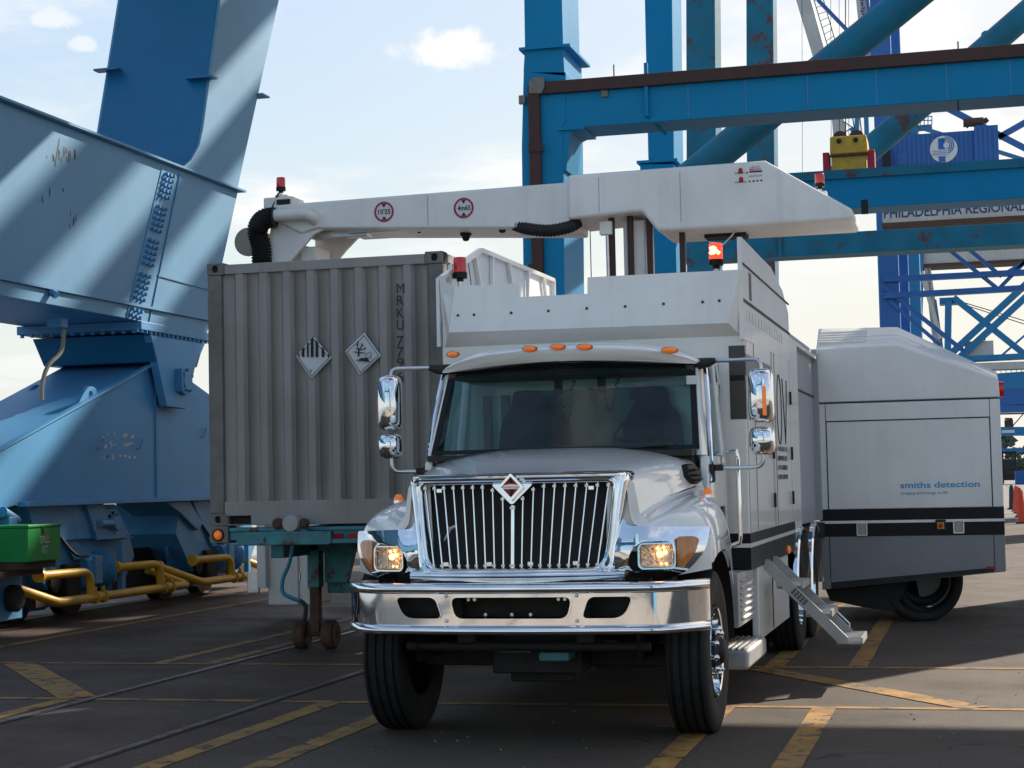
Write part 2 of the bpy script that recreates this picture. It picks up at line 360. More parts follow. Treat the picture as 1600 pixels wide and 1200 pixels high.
def glass(name, tint, rough=.02, dust=0):
    mt = bpy.data.materials.new(name); mt.use_nodes = True; t = mt.node_tree; t.nodes.clear()
    o = t.nodes.new('ShaderNodeOutputMaterial'); a = t.nodes.new('ShaderNodeBsdfTransparent'); a.inputs[0].default_value = (*tint, 1)
    g = t.nodes.new('ShaderNodeBsdfGlossy'); g.inputs['Roughness'].default_value = rough
    fr = t.nodes.new('ShaderNodeFresnel'); ge = t.nodes.new('ShaderNodeNewGeometry'); mr = t.nodes.new('ShaderNodeMapRange')
    t.links.new(ge.outputs['Backfacing'], mr.inputs['Value']); mr.inputs['To Min'].default_value = 1.5; mr.inputs['To Max'].default_value = 1/1.5; t.links.new(mr.outputs[0], fr.inputs[0])
    m_ = t.nodes.new('ShaderNodeMixShader'); t.links.new(fr.outputs[0], m_.inputs[0]); t.links.new(a.outputs[0], m_.inputs[1]); t.links.new(g.outputs[0], m_.inputs[2]); t.links.new(m_.outputs[0], o.inputs[0])
    if dust:      # road film on the outside of the pane
        df = t.nodes.new('ShaderNodeBsdfDiffuse'); df.inputs[0].default_value = (.5, .47, .42, 1); no = t.nodes.new('ShaderNodeTexNoise'); no.inputs['Scale'].default_value = 3.5; no.inputs['Detail'].default_value = 8
        t.links.new(ge.outputs['Position'], no.inputs['Vector']); m2 = t.nodes.new('ShaderNodeMapRange'); t.links.new(no.outputs['Fac'], m2.inputs['Value']); m2.inputs['From Min'].default_value = .35; m2.inputs['From Max'].default_value = .75; m2.inputs['To Max'].default_value = dust
        m3 = t.nodes.new('ShaderNodeMixShader'); t.links.new(m2.outputs[0], m3.inputs[0]); t.links.new(m_.outputs[0], m3.inputs[1]); t.links.new(df.outputs[0], m3.inputs[2]); t.links.new(m3.outputs[0], o.inputs[0])
    return mt
X['wind'] = glass('windscreen_glass', (.36, .56, .58), .01, dust=.045)
X['window'] = glass('side_window_glass', (.40, .58, .60))
X['lens'] = glass('clear_lens', (.96, .95, .93))
# ------------------------------------------------------------------ ground, water, far bank
def asphalt():
    mt = bpy.data.materials.new('asphalt'); mt.use_nodes = True; t = mt.node_tree; b = t.nodes['Principled BSDF']; nd = t.nodes.new; lk = t.links.new
    g = nd('ShaderNodeNewGeometry')
    def noise(sc, det=6, ro=.6, vec=None):
        n = nd('ShaderNodeTexNoise'); n.inputs['Scale'].default_value = sc; n.inputs['Detail'].default_value = det; n.inputs['Roughness'].default_value = ro; lk(vec or g.outputs['Position'], n.inputs['Vector']); return n.outputs['Fac']
    def ramp(f, a, b_, c, d):
        r = nd('ShaderNodeMapRange'); lk(f, r.inputs['Value'])
        for k, v in zip(('From Min', 'From Max', 'To Min', 'To Max'), (a, b_, c, d)): r.inputs[k].default_value = v
        return r.outputs[0]
    def mix(f, a, b_, bl='MIX'):
        x = nd('ShaderNodeMix'); x.data_type = 'RGBA'; x.blend_type = bl
        for i, q in ((0, f), (6, a), (7, b_)):
            if isinstance(q, float): x.inputs[i].default_value = q
            elif isinstance(q, tuple): x.inputs[i].default_value = (*q, 1)
            else: lk(q, x.inputs[i])
        return x.outputs[2]
    sx = nd('ShaderNodeSeparateXYZ'); lk(g.outputs['Position'], sx.inputs[0])
    # the rail strip (left) is older, redder asphalt; the yard beyond is pale concrete
    ns = noise(.9, 4)
    ad = nd('ShaderNodeMath'); ad.operation = 'ADD'; lk(sx.outputs[0], ad.inputs[0]); lk(ns, ad.inputs[1])
    left = ramp(ad.outputs[0], -4.5, -3.6, 1, 0)
    ad2 = nd('ShaderNodeMath'); ad2.operation = 'ADD'; lk(sx.outputs[1], ad2.inputs[0]); lk(ns, ad2.inputs[1])
    far = ramp(ad2.outputs[0], 60, 75, 0, 1)
    near = ramp(ad2.outputs[0], 5.5, 6.5, 1, 0)
    c = mix(noise(2.2, 8, .65), (.043, .026, .0145), (.080, .052, .032))
    c = mix(left, c, mix(noise(1.7, 8, .7), (.048, .021, .011), (.084, .042, .025)))
    c = mix(far, c, mix(noise(.25, 8, .65), (.17, .15, .135), (.25, .225, .20)))
    c = mix(near, c, mix(noise(.25, 8, .65), (.46, .39, .31), (.58, .50, .42)))  # out-of-view ground made pale to bounce light onto the fronts
    c = mix(ramp(noise(170, 2), .52, .72, 0, .8), c, (.26, .23, .20))          # pale aggregate
    c = mix(ramp(noise(130, 2), .56, .74, 0, .7), c, (.02, .019, .018))
    c = mix(ramp(noise(38, 4, .7), .5, .72, 0, .45), c, (.15, .13, .11))
    c = mix(ramp(noise(31, 4, .7), .52, .74, 0, .5), c, (.02, .018, .016))
    c = mix(ramp(noise(.55, 5, .6), .53, .75, 0, .55), c, (.024, .022, .021))     # oil and tyre marks
    c = mix(ramp(noise(.8, 6, .7), .60, .85, 0, .4), c, (.16, .13, .10))
    vo = nd('ShaderNodeTexVoronoi'); vo.feature = 'DISTANCE_TO_EDGE'; vo.inputs['Scale'].default_value = .42
    wv = nd('ShaderNodeVectorMath'); wv.operation = 'ADD'; nn = nd('ShaderNodeTexNoise'); nn.inputs['Scale'].default_value = 1.6; nn.inputs['Detail'].default_value = 6; lk(g.outputs['Position'], nn.inputs['Vector'])
    lk(g.outputs['Position'], wv.inputs[0]); lk(nn.outputs['Color'], wv.inputs[1]); lk(wv.outputs[0], vo.inputs['Vector'])
    cr = ramp(vo.outputs['Distance'], .002, .010, 1, 0)
    mm = nd('ShaderNodeMath'); mm.operation = 'MULTIPLY'; lk(cr, mm.inputs[0]); lk(ramp(noise(.35, 3), .50, .6, 0, .8), mm.inputs[1])
    c = mix(mm.outputs[0], c, (.016, .015, .014))
    lk(c, b.inputs['Base Color'])
    lk(ramp(noise(1.1, 5), .3, .7, .62, .9), b.inputs['Roughness']); b.inputs['Specular IOR Level'].default_value = .35
    bp = nd('ShaderNodeBump'); bp.inputs['Strength'].default_value = .55; bp.inputs['Distance'].default_value = .012
    sm = nd('ShaderNodeMath'); sm.operation = 'ADD'; lk(noise(95, 3), sm.inputs[0]); lk(noise(7, 4), sm.inputs[1]); lk(sm.outputs[0], bp.inputs['Height']); lk(bp.outputs[0], b.inputs['Normal'])
    return mt
X['asphalt'] = asphalt()
QX = -15.2
struct(MB().box((QX, -120, -.6), (2500, 4000, 0)), 'ground', X['asphalt'], smooth=0)
X['quay'] = mat('quay_concrete', (.22, .21, .19), .85, var=.2, scale=2, streak=.3, bump=.3)
struct(MB().box((QX - .5, -120, -3.2), (QX - .003, 4000, .12)), 'quay_wall', X['quay'], smooth=0)
X['water'] = mat('river_water', (.10, .14, .15), .12, var=.1, scale=.05, bump=.9, bscale=1.2, aniso=(1, .6, 1))
struct(MB().add([(-3000, -200, -2.6), (QX - .5, -200, -2.6), (QX - .5, 4000, -2.6), (-3000, 4000, -2.6)], [(0, 1, 2, 3)]), 'water', X['water'], smooth=0)
X['bank'] = mat('far_bank', (.07, .10, .05), .9, var=.3, scale=.02)
X['wood'] = mat('tree_line', (.075, .10, .07), .9, var=.35, scale=.05)
struct(MB().box((-3000, 900, -3), (-420, 4000, .6)), 'far_bank_land', X['bank'], smooth=0)
def treeline(name, x0, x1, y0, y1, n, hmin, hmax, sd):
    rnd = random.Random(sd); mb = MB()
    for i in range(n):
        t = (i + rnd.random()) / n; x = x0 + (x1-x0)*t; y = y0 + (y1-y0)*t + rnd.uniform(-14, 14); h = rnd.uniform(hmin, hmax)
        for k in range(26):
            a = rnd.uniform(0, 6.28); q = rnd.random()**.5 * h*.55; zz = rnd.uniform(.12, 1)*h
            q *= (1.15 - .75*(zz/h)); s_ = h*.13*rnd.uniform(.6, 1.3)
            c = Vector((x + q*math.cos(a), y + q*math.sin(a), zz))
            rx = Matrix.Rotation(rnd.uniform(0, 3), 3, 'X') @ Matrix.Rotation(rnd.uniform(0, 3), 3, 'Z')
            mb.add([c + rx @ Vector(v)*s_ for v in ((1,0,0),(-1,0,0),(0,1,0),(0,-1,0),(0,0,1),(0,0,-1))], [(0,2,4),(2,1,4),(1,3,4),(3,0,4),(2,0,5),(1,2,5),(3,1,5),(0,3,5)])
    o = build(mb, name, X['wood'], None, smooth=0, weld=False); o['kind'] = 'stuff'; o['label'] = 'hazy line of green trees along the horizon'; return o
treeline('far_wood', -60, 260, 520, 520, 150, 6, 13, 3)
treeline('river_wood', -1500, -430, 950, 1500, 160, 8, 15, 5)
# crane rails (along Y) and railway track in the apron
def groove_rail(xc, name):
    struct(MB().box((xc-.036, -60, .0), (xc+.036, 400, .008)), name, X['rail'], smooth=0)
    g_ = MB()
    g_.box((xc-.065, -60, .001), (xc-.04, 400, .005)); g_.box((xc+.04, -60, .001), (xc+.065, 400, .005))
    struct(g_, 'rail_groove', X['under'], smooth=0)
for xc in (-6.83, -5.30): groove_rail(xc, 'railway_rail')
for xc in (-11.95, 3.35): groove_rail(xc, 'crane_rail')
def line(pts, wd, z=.004):
    mb = MB()
    for a, b in zip(pts[:-1], pts[1:]):
        a = Vector((*a, z)); b = Vector((*b, z)); d = (b-a).normalized(); nrm = Vector((-d.y, d.x, 0))*(wd/2)
        n = max(1, int((b-a).length/.5)); P = []
        for i in range(n+1):
            c = a + (b-a)*(i/n); P.append(c-nrm*random.uniform(.93, 1.04)); P.append(c+nrm*random.uniform(.93, 1.04))
        mb.add(P, [(2*i, 2*i+2, 2*i+3, 2*i+1) for i in range(n)])
    struct(mb, 'painted_line', X['marking'], smooth=0)
g0 = lambda px, py: tuple(on('z', 0, px, py)[:2])
yA, yB = 12.78, 15.42
line([(-9.5, yA), (-5.42, yA)], .11); line([(-5.2, yA), (6, yA)], .11)
line([(-12.3, yB), (-6.95, yB)], .11); line([(-6.7, yB), (-5.42, yB)], .11); line([(-5.2, yB), (6, yB)], .11)
for xx in (-4.80, -4.14, -1.80, -1.09): line([(xx, 4), (xx, yA-.06)], .17, .004)
for xx in (-1.74, -1.03): line([(xx, yB+.06), (xx, 45)], .17, .004)
for xx in (-7.55, -10.15): line([(xx, yB+.06), (xx, 60)], .14, .004)
line([(-1.86, 15.30), (-.05, 12.84)], .24, .0055)
line([(-8.95, 15.34), (-6.98, 12.86)], .30, .0055)
line([(-7.03, 4), (-7.03, 12.7)], .16, .004); line([(-7.02, 15.5), (-7.02, 40)], .14, .004)
rnd = random.Random(21); gm = MB()
for _ in range(420):
    x, y, r_ = rnd.uniform(-11, 1), rnd.uniform(9, 22), rnd.uniform(.004, .014); a_ = rnd.uniform(0, 6)
    c = Vector((x, y, r_*.5)); gm.add([c + Vector((r_*math.cos(a_ + k*2.1), r_*math.sin(a_ + k*2.1), -r_*.4)) for k in range(3)] + [c + Vector((0, 0, r_*.5))], [(0,1,3),(1,2,3),(2,0,3)])
go = build(gm, 'gravel', mat('grit', (.16, .14, .12), .9, var=.4, scale=30), None, smooth=0, weld=False); go['kind'] = 'stuff'; go['label'] = 'loose grit scattered over the dark quay asphalt'
for yy in (52, 70, 88): line([(-8, yy), (14, yy)], .16)
# ------------------------------------------------------------------ inspection truck
XC = -2.79
TR = thing('inspection_truck', 'white x-ray inspection lorry with chrome grille, boom arched over the grey container', 'truck', (XC, 11.55, 0))
def tb(mb, name, m, parent=TR, **k): return build(mb, name, X[m] if isinstance(m, str) else m, parent, **k)
P3 = lambda x, y, z: Vector((XC + x, y, z))
def fy(x):                              # plan curve of the nose
    x = abs(x)
    return 10.665 + .10*(x/.7)**2 if x < .7 else 10.765 + .36*((x-.7)/.5)**1.6
def spline(t, xs, ys):
    for i in range(len(xs)-1):
        if t <= xs[i+1] or i == len(xs)-2:
            u = (t-xs[i])/(xs[i+1]-xs[i]); return ys[i] + (ys[i+1]-ys[i])*u
# hood and fenders, one moulded shell --------------------------------------------------
st = [  # y, [(x,z)...] from the middle out
 (None, [(0,1.70),(.22,1.70),(.45,1.692),(.62,1.675),(.69,1.64),(.705,1.55),(.712,1.44),(.73,1.365),(.79,1.345),(.87,1.345),(.97,1.34),(1.07,1.325),(1.14,1.28),(1.165,1.19),(1.165,1.10)]),
 (10.95,[(0,1.742),(.22,1.742),(.45,1.733),(.64,1.712),(.72,1.67),(.735,1.58),(.745,1.47),(.765,1.405),(.82,1.405),(.90,1.42),(1.0,1.415),(1.09,1.385),(1.155,1.32),(1.18,1.22),(1.18,1.12)]),
 (11.15,[(0,1.785),(.24,1.785),(.47,1.772),(.68,1.742),(.765,1.69),(.785,1.60),(.80,1.51),(.82,1.46),(.87,1.465),(.94,1.485),(1.03,1.475),(1.11,1.435),(1.165,1.36),(1.19,1.26),(1.192,1.16)]),
 (11.40,[(0,1.825),(.26,1.825),(.50,1.808),(.74,1.765),(.825,1.71),(.848,1.63),(.862,1.555),(.88,1.515),(.92,1.52),(.98,1.53),(1.05,1.515),(1.12,1.47),(1.17,1.395),(1.195,1.29),(1.20,1.19)]),
 (11.65,[(0,1.855),(.28,1.855),(.53,1.835),(.79,1.785),(.875,1.73),(.90,1.655),(.915,1.59),(.93,1.552),(.96,1.55),(1.01,1.545),(1.07,1.522),(1.13,1.472),(1.175,1.395),(1.197,1.28),(1.20,1.17)]),
 (11.88,[(0,1.873),(.30,1.873),(.55,1.852),(.83,1.797),(.915,1.742),(.94,1.67),(.955,1.61),(.968,1.572),(.99,1.562),(1.03,1.54),(1.08,1.50),(1.13,1.442),(1.17,1.36),(1.19,1.22),(1.19,1.02)]),
 (12.06,[(0,1.882),(.30,1.882),(.56,1.86),(.85,1.80),(.94,1.745),(.965,1.675),(.98,1.615),(.99,1.575),(1.01,1.555),(1.045,1.52),(1.085,1.465),(1.13,1.39),(1.16,1.28),(1.175,1.10),(1.175,.84)])]
rings = []
for y, pts in st:
    half = [P3(x, (fy(x) + .03 if y is None else max(y, fy(x) + .05)), z) for x, z in pts]
    rings.append([Vector((2*XC - p.x, p.y, p.z)) for p in half[:0:-1]] + half)
hood = tb(MB().loft(rings), 'hood', 'whitecab', sub=2, smooth=60)
# centre crease of the hood, cowl joint and a few bug marks
cw = MB(); cw.tube([P3(-.93 + 1.86*i/20, 12.075 - .0*(i-10)**2, 1.885 - .14*abs((i-10)/10)**2.4) for i in range(21)], .007, 6); tb(cw, 'cowl_joint', 'rubber')
rnd = random.Random(8); 
# wheel-arch liners
al_ = MB()
for s in (-1, 1):
    al_ = MB(); arc = [(11.52 - .60*math.cos(t), .55 + .62*math.sin(t)) for t in [.85 + (math.pi - .85)*i/14 for i in range(15)]]
    al_.loft([[P3(s*1.165, y, z) for y, z in arc], [P3(s*.72, y, z) for y, z in arc]])
    al_.add([P3(s*.72, 10.9, .5), P3(s*.72, 12.2, .5), P3(s*.72, 12.2, 1.4), P3(s*.72, 10.9, 1.4)], [(0,1,2,3)])
    tb(al_, 'arch_liner', 'under')
# hood side vents
for s in (-1, 1):
    v = MB(); c = [(11.70,1.66),(11.76,1.735),(11.90,1.745),(11.97,1.70),(11.95,1.63),(11.80,1.60)]
    q = rpoly(c, .03)
    sx = lambda y, z: s*(.91 + .075*(y-11.65)/.4 + (1.70-z)*.36 + .012)
    v.prism([P3(sx(y, z), y, z) for y, z in q], (-s*.05, 0, 0)); vo_ = tb(v, 'hood_vent', 'black', bevel=.006)
    for k in range(3):
        zz = 1.635 + k*.033
        tb(MB().box(P3(sx(11.74, zz)+s*.003, 11.75, zz), P3(sx(11.95, zz)+s*.007, 11.94, zz+.006)), 'vent_slat', 'blackm', vo_)
for s in (-1, 1):
    tb(MB().tube([P3(s*x, y, z) for x, y, z in ((.752, 11.0, 1.418), (.80, 11.15, 1.474), (.868, 11.40, 1.530), (.925, 11.65, 1.568), (.965, 11.86, 1.588))], .0045, 6), 'fender_seam', 'rubber')
# fender-top marker lamps
for s in (-1, 1):
    f = MB(); c = P3(s*1.075, 11.66, 1.545)
    f.lathe([(0, .034), (.016, .031), (.028, .018), (.032, 0), (.032, -.012)], c, 'z', 16); lm = tb(f, 'fender_marker', 'orange')
    tb(MB().cyl(c - Vector((0, 0, .03)), c - Vector((0, 0, .010)), .037, n=16), 'marker_base', 'chrome', lm)
# grille -------------------------------------------------------------------------------
def gmap(off): return lambda v: P3(v.x, fy(v.x) - off - v.z + (v.y - 1.08)*.10, v.y)
cuts = [-.66 + .055*i for i in range(25)]
def trap(zb, wb, wm, zm, wt, zt, rb, rt):
    p = rpoly([(-wb, zb), (wb, zb), (wm, zm), (wt, zt), (-wt, zt), (-wm, zm)], [rb, rb, .25, rt, rt, .25], 6)
    out = []
    for i, q in enumerate(p):
        r_ = p[(i+1) % len(p)]; n_ = 12 if abs(q[0]-r_[0]) > .5 else 2
        out += [(q[0]+(r_[0]-q[0])*k/n_, q[1]+(r_[1]-q[1])*k/n_) for k in range(n_)]
    return out
T0 = trap(1.075, .640, .665, 1.32, .722, 1.703, .06, .06)
T1 = trap(1.118, .548, .582, 1.32, .612, 1.622, .09, .055)
prof_ = [(0, -.30), (0, -.06), (.02, .0), (.10, .040), (.24, .062), (.34, .060), (.40, .046), (.50, .050), (.66, .062), (.82, .056), (.94, .036), (1.0, .0), (1.02, -.05)]
RR_ = []
for s_, off in prof_: RR_.append([gmap(off)(Vector((p0[0]+(p1[0]-p0[0])*s_, p0[1]+(p1[1]-p0[1])*s_, 0))) for p0, p1 in zip(T0, T1)])
tb(MB().loft(RR_, closed=True), 'grille_surround', 'chrome', smooth=50)
tb(plate(rpoly([(-.135, 1.632), (.0, 1.500), (.135, 1.632)], [.02, .02, .02]), [], .02, cuts).map(gmap(.045)), 'emblem_mount', 'chrome', bevel=.008)
# lower chrome valance rolling under
va = MB(); R_ = []
for i in range(25):
    x = -.69 + .0575*i
    R_.append([P3(x, fy(x) - .02, 1.10), P3(x, fy(x) - .055, 1.088), P3(x, fy(x) - .070, 1.066), P3(x, fy(x) - .062, 1.035), P3(x, fy(x) - .03, 1.008)])
tb(va.loft(R_), 'grille_valance', 'chrome', sub=1)
tb(plate(rpoly([(-.60, 1.10), (.60, 1.10), (.66, 1.66), (-.66, 1.66)], .05), [], .01, cuts).map(gmap(-.06)), 'radiator_screen', 'under')
rg = MB()
for k in range(26): rg.box(P3(-.58, 10.93, 1.19 + k*.016), P3(.58, 10.94, 1.194 + k*.016))
rs_ = tb(rg, 'radiator_fin', 'blackm'); rs_['kind'] = 'stuff'
hz_ = MB()
hz_.tube([P3(-.50, 10.80, 1.25), P3(-.44, 10.78, 1.36), P3(-.34, 10.8, 1.40)], .012); hz_.tube([P3(-.46, 10.8, 1.2), P3(-.38, 10.79, 1.29), P3(-.33, 10.8, 1.31)], .01)
tb(hz_, 'cooling_hose', 'alu')
for zz in (1.42, 1.33): tb(MB().box(P3(-.34, 10.79, zz-.02), P3(-.30, 10.82, zz+.02)), 'hose_clip', 'chrome')
def gpt(t, z):                          # point on the bar plane, t = -1..1 fan position
    u = (z - 1.118)/(1.618 - 1.118); x = t*(.525 + (.594 - .525)*u); return P3(x, fy(x) - .035 + (z-1.08)*.10, z)
for k in range(19):
    t = -1 + 2*k/18; cen = k == 9; w_ = .011 if cen else .0046
    ztop = 1.63 if abs(t) > .26 else (1.50 if cen else 1.63 - .13*(1 - abs(t)/.26))
    b = MB(); a, c = gpt(t, 1.108), gpt(t, ztop)
    b.beam(a, c, .018, w_*2 if not cen else w_*2, (1, 0, 0))
    bar = tb(b, 'grille_bar', 'chrome', bevel=.003)
    for q, z in ((a, 1.128), (c, ztop-.016)):
        p = gpt(t, z); tb(MB().box(p - Vector((w_+.006, .016, .008)), p + Vector((w_+.006, .0, .008))), 'bar_clip', 'alu', bar)
for t, z in ((-.83, 1.138), (-.28, 1.138), (.22, 1.138), (.75, 1.138), (-.83, 1.598), (.83, 1.598)):
    p = gpt(t, z); tb(MB().box(p - Vector((.018, .022, .014)), p + Vector((.018, 0, .014))), 'grille_bolt', 'chrome', bevel=.005)
# emblem: chrome diamond, red field, black upright, silver band
def dia(h, wv): return [(0, -h), (wv, 0), (0, h), (-wv, 0)]
ec = (0, 1.613); ey = fy(0) - .012
def emap(off): return lambda v: P3(v.x + ec[0], ey - off - v.z, v.y + ec[1])
em = tb(plate(rpoly(dia(.088, .084), .012), [dia(.064, .060)], .03).map(emap(0)), 'emblem', 'chrome', bevel=.008, seg=3)
tb(plate(dia(.065, .063), [], .008).map(emap(0)), 'emblem_field', 'inkred', em)
for pl, mm, of in (([(-.010, -.056), (.010, -.056), (.010, -.012), (-.010, -.012)], 'ink', .010), ([(-.010, .012), (.010, .012), (.004, .056), (-.004, .056)], 'ink', .010),
                   ([(-.062, -.012), (.062, -.012), (.050, .012), (0, .020), (-.050, .012)], 'alu', .013)):
    tb(plate(pl, [], .004).map(emap(of)), 'emblem_band' if mm == 'alu' else 'emblem_upright', mm, em)
tb(text_mb('INTERNATIONAL', P3(-.050, ey - .0175, ec[1] - .008), (1, 0, 0), (0, 0, 1), width=.10, height=.012, off=0), 'emblem_lettering', 'ink', em)
for s in (-1, 1): tb(plate([(.56, 1.20), (.84, 1.20), (.84, 1.36), (.765, 1.44), (.735, 1.62), (.70, 1.665), (.58, 1.665)], [], .01, [.6 + .04*i for i in range(6)]).map(lambda v, s=s: P3(s*v.x, fy(v.x) + .075 - v.z, v.y)), 'nose_panel', 'whitecab')
# headlamp bezels ----------------------------------------------------------------------
for s in (-1, 1):
    bc = [.58 + .04*i for i in range(15)]
    ou = rpoly([(.60, 1.052), (.94, 1.052), (1.05, 1.10), (1.15, 1.225), (1.172, 1.368), (.70, 1.385), (.675, 1.44), (.645, 1.30)], [.02, .1, .08, .05, .02, .06, .02, .1], 5)
    ho = rpoly([(.715, 1.108), (.970, 1.108), (.970, 1.287), (.78, 1.287), (.715, 1.215)], [.045, .05, .05, .07, .05], 5)
    def bmap(off, s=s): return lambda v: P3(s*v.x, fy(v.x) - off - v.z - .05*math.sin((v.y-1.05)/.32*math.pi), v.y - .026)
    tb(plate(ou, [ho], .022, bc).map(bmap(-.02)), 'headlamp_bezel', 'chrome', bevel=.008, seg=3)
    fr_ = rpoly([(.708, 1.101), (.977, 1.101), (.977, 1.294), (.775, 1.294), (.708, 1.22)], [.045, .05, .05, .07, .05], 5)
    tb(plate(fr_, [ho], .008, bc).map(bmap(.001)), 'bezel_trim', 'chrome', bevel=.003)
    lo = rpoly([(.68, 1.08), (1.0, 1.08), (1.0, 1.31), (.74, 1.31), (.68, 1.23)], .04)
    tb(plate(lo, [], .01, bc).map(lambda v, s=s: P3(s*v.x, fy(v.x) + .10 - v.z, v.y - .026)), 'lamp_pocket', 'blackm')
    cx, cz = .872, 1.170
    lr = rrect(cx-.112, cz-.082, cx+.112, cz+.082, .035); li = rrect(cx-.102, cz-.072, cx+.102, cz+.072, .028)
    yl0 = fy(cx) - .015; slp = (fy(.965) - fy(.765))/.2*.6
    yl_ = lambda x: yl0 + (abs(x) - cx)*slp
    ring_ = tb(plate(lr, [li], .035).map(lambda v, s=s: P3(s*v.x, yl_(v.x) + .035 - v.z, v.y)), 'headlamp', 'chrome', bevel=.006)
    rf = MB(); n_ = 14; G = []
    for i in range(n_+1):
        for j in range(n_+1):
            u, v_ = -1+2*i/n_, -1+2*j/n_; d_ = .045*(1 - .5*(u*u+v_*v_))
            rr_ = random.uniform(-.004, .004)
            G.append(P3(s*(cx + u*.099), yl_(cx + u*.099) + .03 + max(0, d_) + rr_, cz + v_*.069))
    rf.add(G, [(i*(n_+1)+j, (i+1)*(n_+1)+j, (i+1)*(n_+1)+j+1, i*(n_+1)+j+1) for i in range(n_) for j in range(n_)])
    tb(rf, 'reflector', 'lampglass', ring_, smooth=0)
    bl = MB(); 
    for (ux, uz, r_) in ((.012, .010, .022), (.045, .020, .013), (.02, -.05, .008), (.05, -.052, .007), (.0, .045, .010), (.035, .048, .009)):
        c = P3(s*cx + ux, yl_(cx + s*ux) + .042, cz + uz); bl.lathe([(0, -r_*.5), (r_*.7, -r_*.35), (r_, 0), (r_*.7, r_*.35), (0, r_*.5)], c, 'y', 8)
    tb(bl, 'bulb', 'bulb', ring_)
    tb(plate(li, [], .006).map(lambda v, s=s: P3(s*v.x, yl_(v.x) + .018 - v.z, v.y)), 'lens', 'lens', ring_, bevel=.003)
    am = rpoly([(.995, 1.125), (1.02, 1.115), (1.085, 1.19), (1.118, 1.29), (1.09, 1.312), (.995, 1.312)], [.01, .02, .05, .03, .03, .015], 5)
    tb(plate([(.90, 1.058), (1.168, 1.10), (1.168, 1.34), (.90, 1.34)], [], .01, bc).map(bmap(-.05)), 'fender_corner', 'whitecab')
    tb(plate(am, [], .03, [1.02, 1.045, 1.07, 1.095]).map(bmap(.0)), 'turn_signal', 'amberclear', bevel=.01, seg=3)
# bumper -------------------------------------------------------------------------------
def by(x):
    x = abs(x); return 10.56 + .07*(x/.85)**2 if x < .85 else 10.63 + .165*(x-.85) + .28*((x-.85)/.33)**2.1
bxs = [-1.18 + 2.36*i/72 for i in range(73)]
BZ = 1.645 - 1.6
def bump_prof(prof):
    return [[P3(x, by(x) - d, z - .038) for d, z in prof] for x in bxs]
h1 = rpoly([(-.80, .982), (-.505, .982), (-.475, .95), (-.475, .85), (-.505, .835), (-.70, .835), (-.775, .885)], .03, 4)
h1 = rpoly([(-.755, .975), (-.49, .975), (-.445, .845), (-.70, .845)], [.04, .04, .04, .07], 5)
h2 = rpoly([(-.385, .975), (.385, .975), (.355, .845), (-.355, .845)], [.05, .05, .05, .05], 5)
h3 = [(-x, z) for x, z in h1][::-1]
face = plate([(-1.175, .80), (1.175, .80), (1.175, 1.0), (-1.175, 1.0)], [h1, h2, h3], .006, [x for x in bxs[1:-1]])
bu = tb(face.map(lambda v: P3(v.x, by(v.x) - v.z, v.y - .038)), 'bumper', 'chrome', smooth=50)
for hh in (h1, h2, h3):
    big = [((x - sum(p[0] for p in hh)/len(hh))*1.035 + sum(p[0] for p in hh)/len(hh), (z - .91)*1.07 + .91) for x, z in hh]
    cxs = [x for x in bxs[1:-1]]
    tb(plate(big, [hh], .012, cxs).map(lambda v: P3(v.x, by(v.x) - .004 - v.z, v.y - .038)), 'opening_rim', 'chrome', bu, bevel=.004)
tb(MB().loft(bump_prof([(0, .995), (.018, .998), (.034, 1.012), (.036, 1.035), (.020, 1.055), (-.01, 1.062), (-.06, 1.060)])), 'bumper_top_roll', 'chrome', bu, smooth=80)
tb(MB().loft(bump_prof([(0, .805), (.02, .80), (.045, .782), (.050, .762), (.030, .748), (-.03, .742)])), 'bumper_lower_lip', 'chrome', bu, smooth=80)
for x in (-.415, .415):
    for z in (.985, .83):
        tb(MB().lathe([(0, -.012), (.008, -.011), (.012, -.006), (.013, 0)], P3(x, by(x) - .006, z - .038), 'y', 10), 'bumper_bolt', 'alu', bu)
BUMP_DZ = -.038
bk = MB(); bk.box(P3(-.84, 10.80, .80), P3(.84, 10.86, 1.04)); bk.box(P3(-.46, 10.72, .80), P3(-.36, 11.5, .98)); bk.box(P3(.36, 10.72, .80), P3(.46, 11.5, .98))
bk.box(P3(-.95, 10.92, 1.00), P3(.95, 11.1, 1.06))
tb(bk, 'frame_horn', 'under')
for x, z in ((-.31, .945), (-.27, .945), (.27, .945), (.31, .945), (-.20, .85), (-.03, .85), (.09, .85)):
    tb(MB().cyl(P3(x, 10.70, z - .03), P3(x, 10.80, z - .03), .011, n=10), 'frame_bolt', 'alu')
# underside, axle, engine --------------------------------------------------------------
un_ = MB()
un_.box(P3(-.45, 10.9, .62), P3(-.33, 19.2, .86)).box(P3(.33, 10.9, .62), P3(.45, 19.2, .86))
un_.box(P3(-.85, 11.48, .42), P3(.85, 11.62, .56)); un_.box(P3(-.30, 11.2, .40), P3(.30, 12.4, .95)); un_.box(P3(-.22, 11.35, .33), P3(.22, 12.0, .42))
un_.box(P3(-1.05, 11.9, .55), P3(1.05, 12.0, 1.2)); un_.box(P3(-.9, 10.9, 1.0), P3(.9, 11.1, 1.1))
un_.box(P3(-1.0, 12.6, .36), P3(-.5, 19, 1.0)).box(P3(.5, 15.0, .45), P3(.95, 19, 1.0)); un_.box(P3(-1.1, 18.9, .5), P3(1.1, 19.2, 1.1))
un_.cyl(P3(-.8, 10.95, .60), P3(.8, 10.95, .60), .03)
tb(un_, 'chassis', 'under', bevel=.015)
tb(MB().tube([P3(-.25, 11.0, .60), P3(-.15, 10.98, .585), P3(.02, 10.98, .59)], .035), 'exhaust_pipe', 'alu')
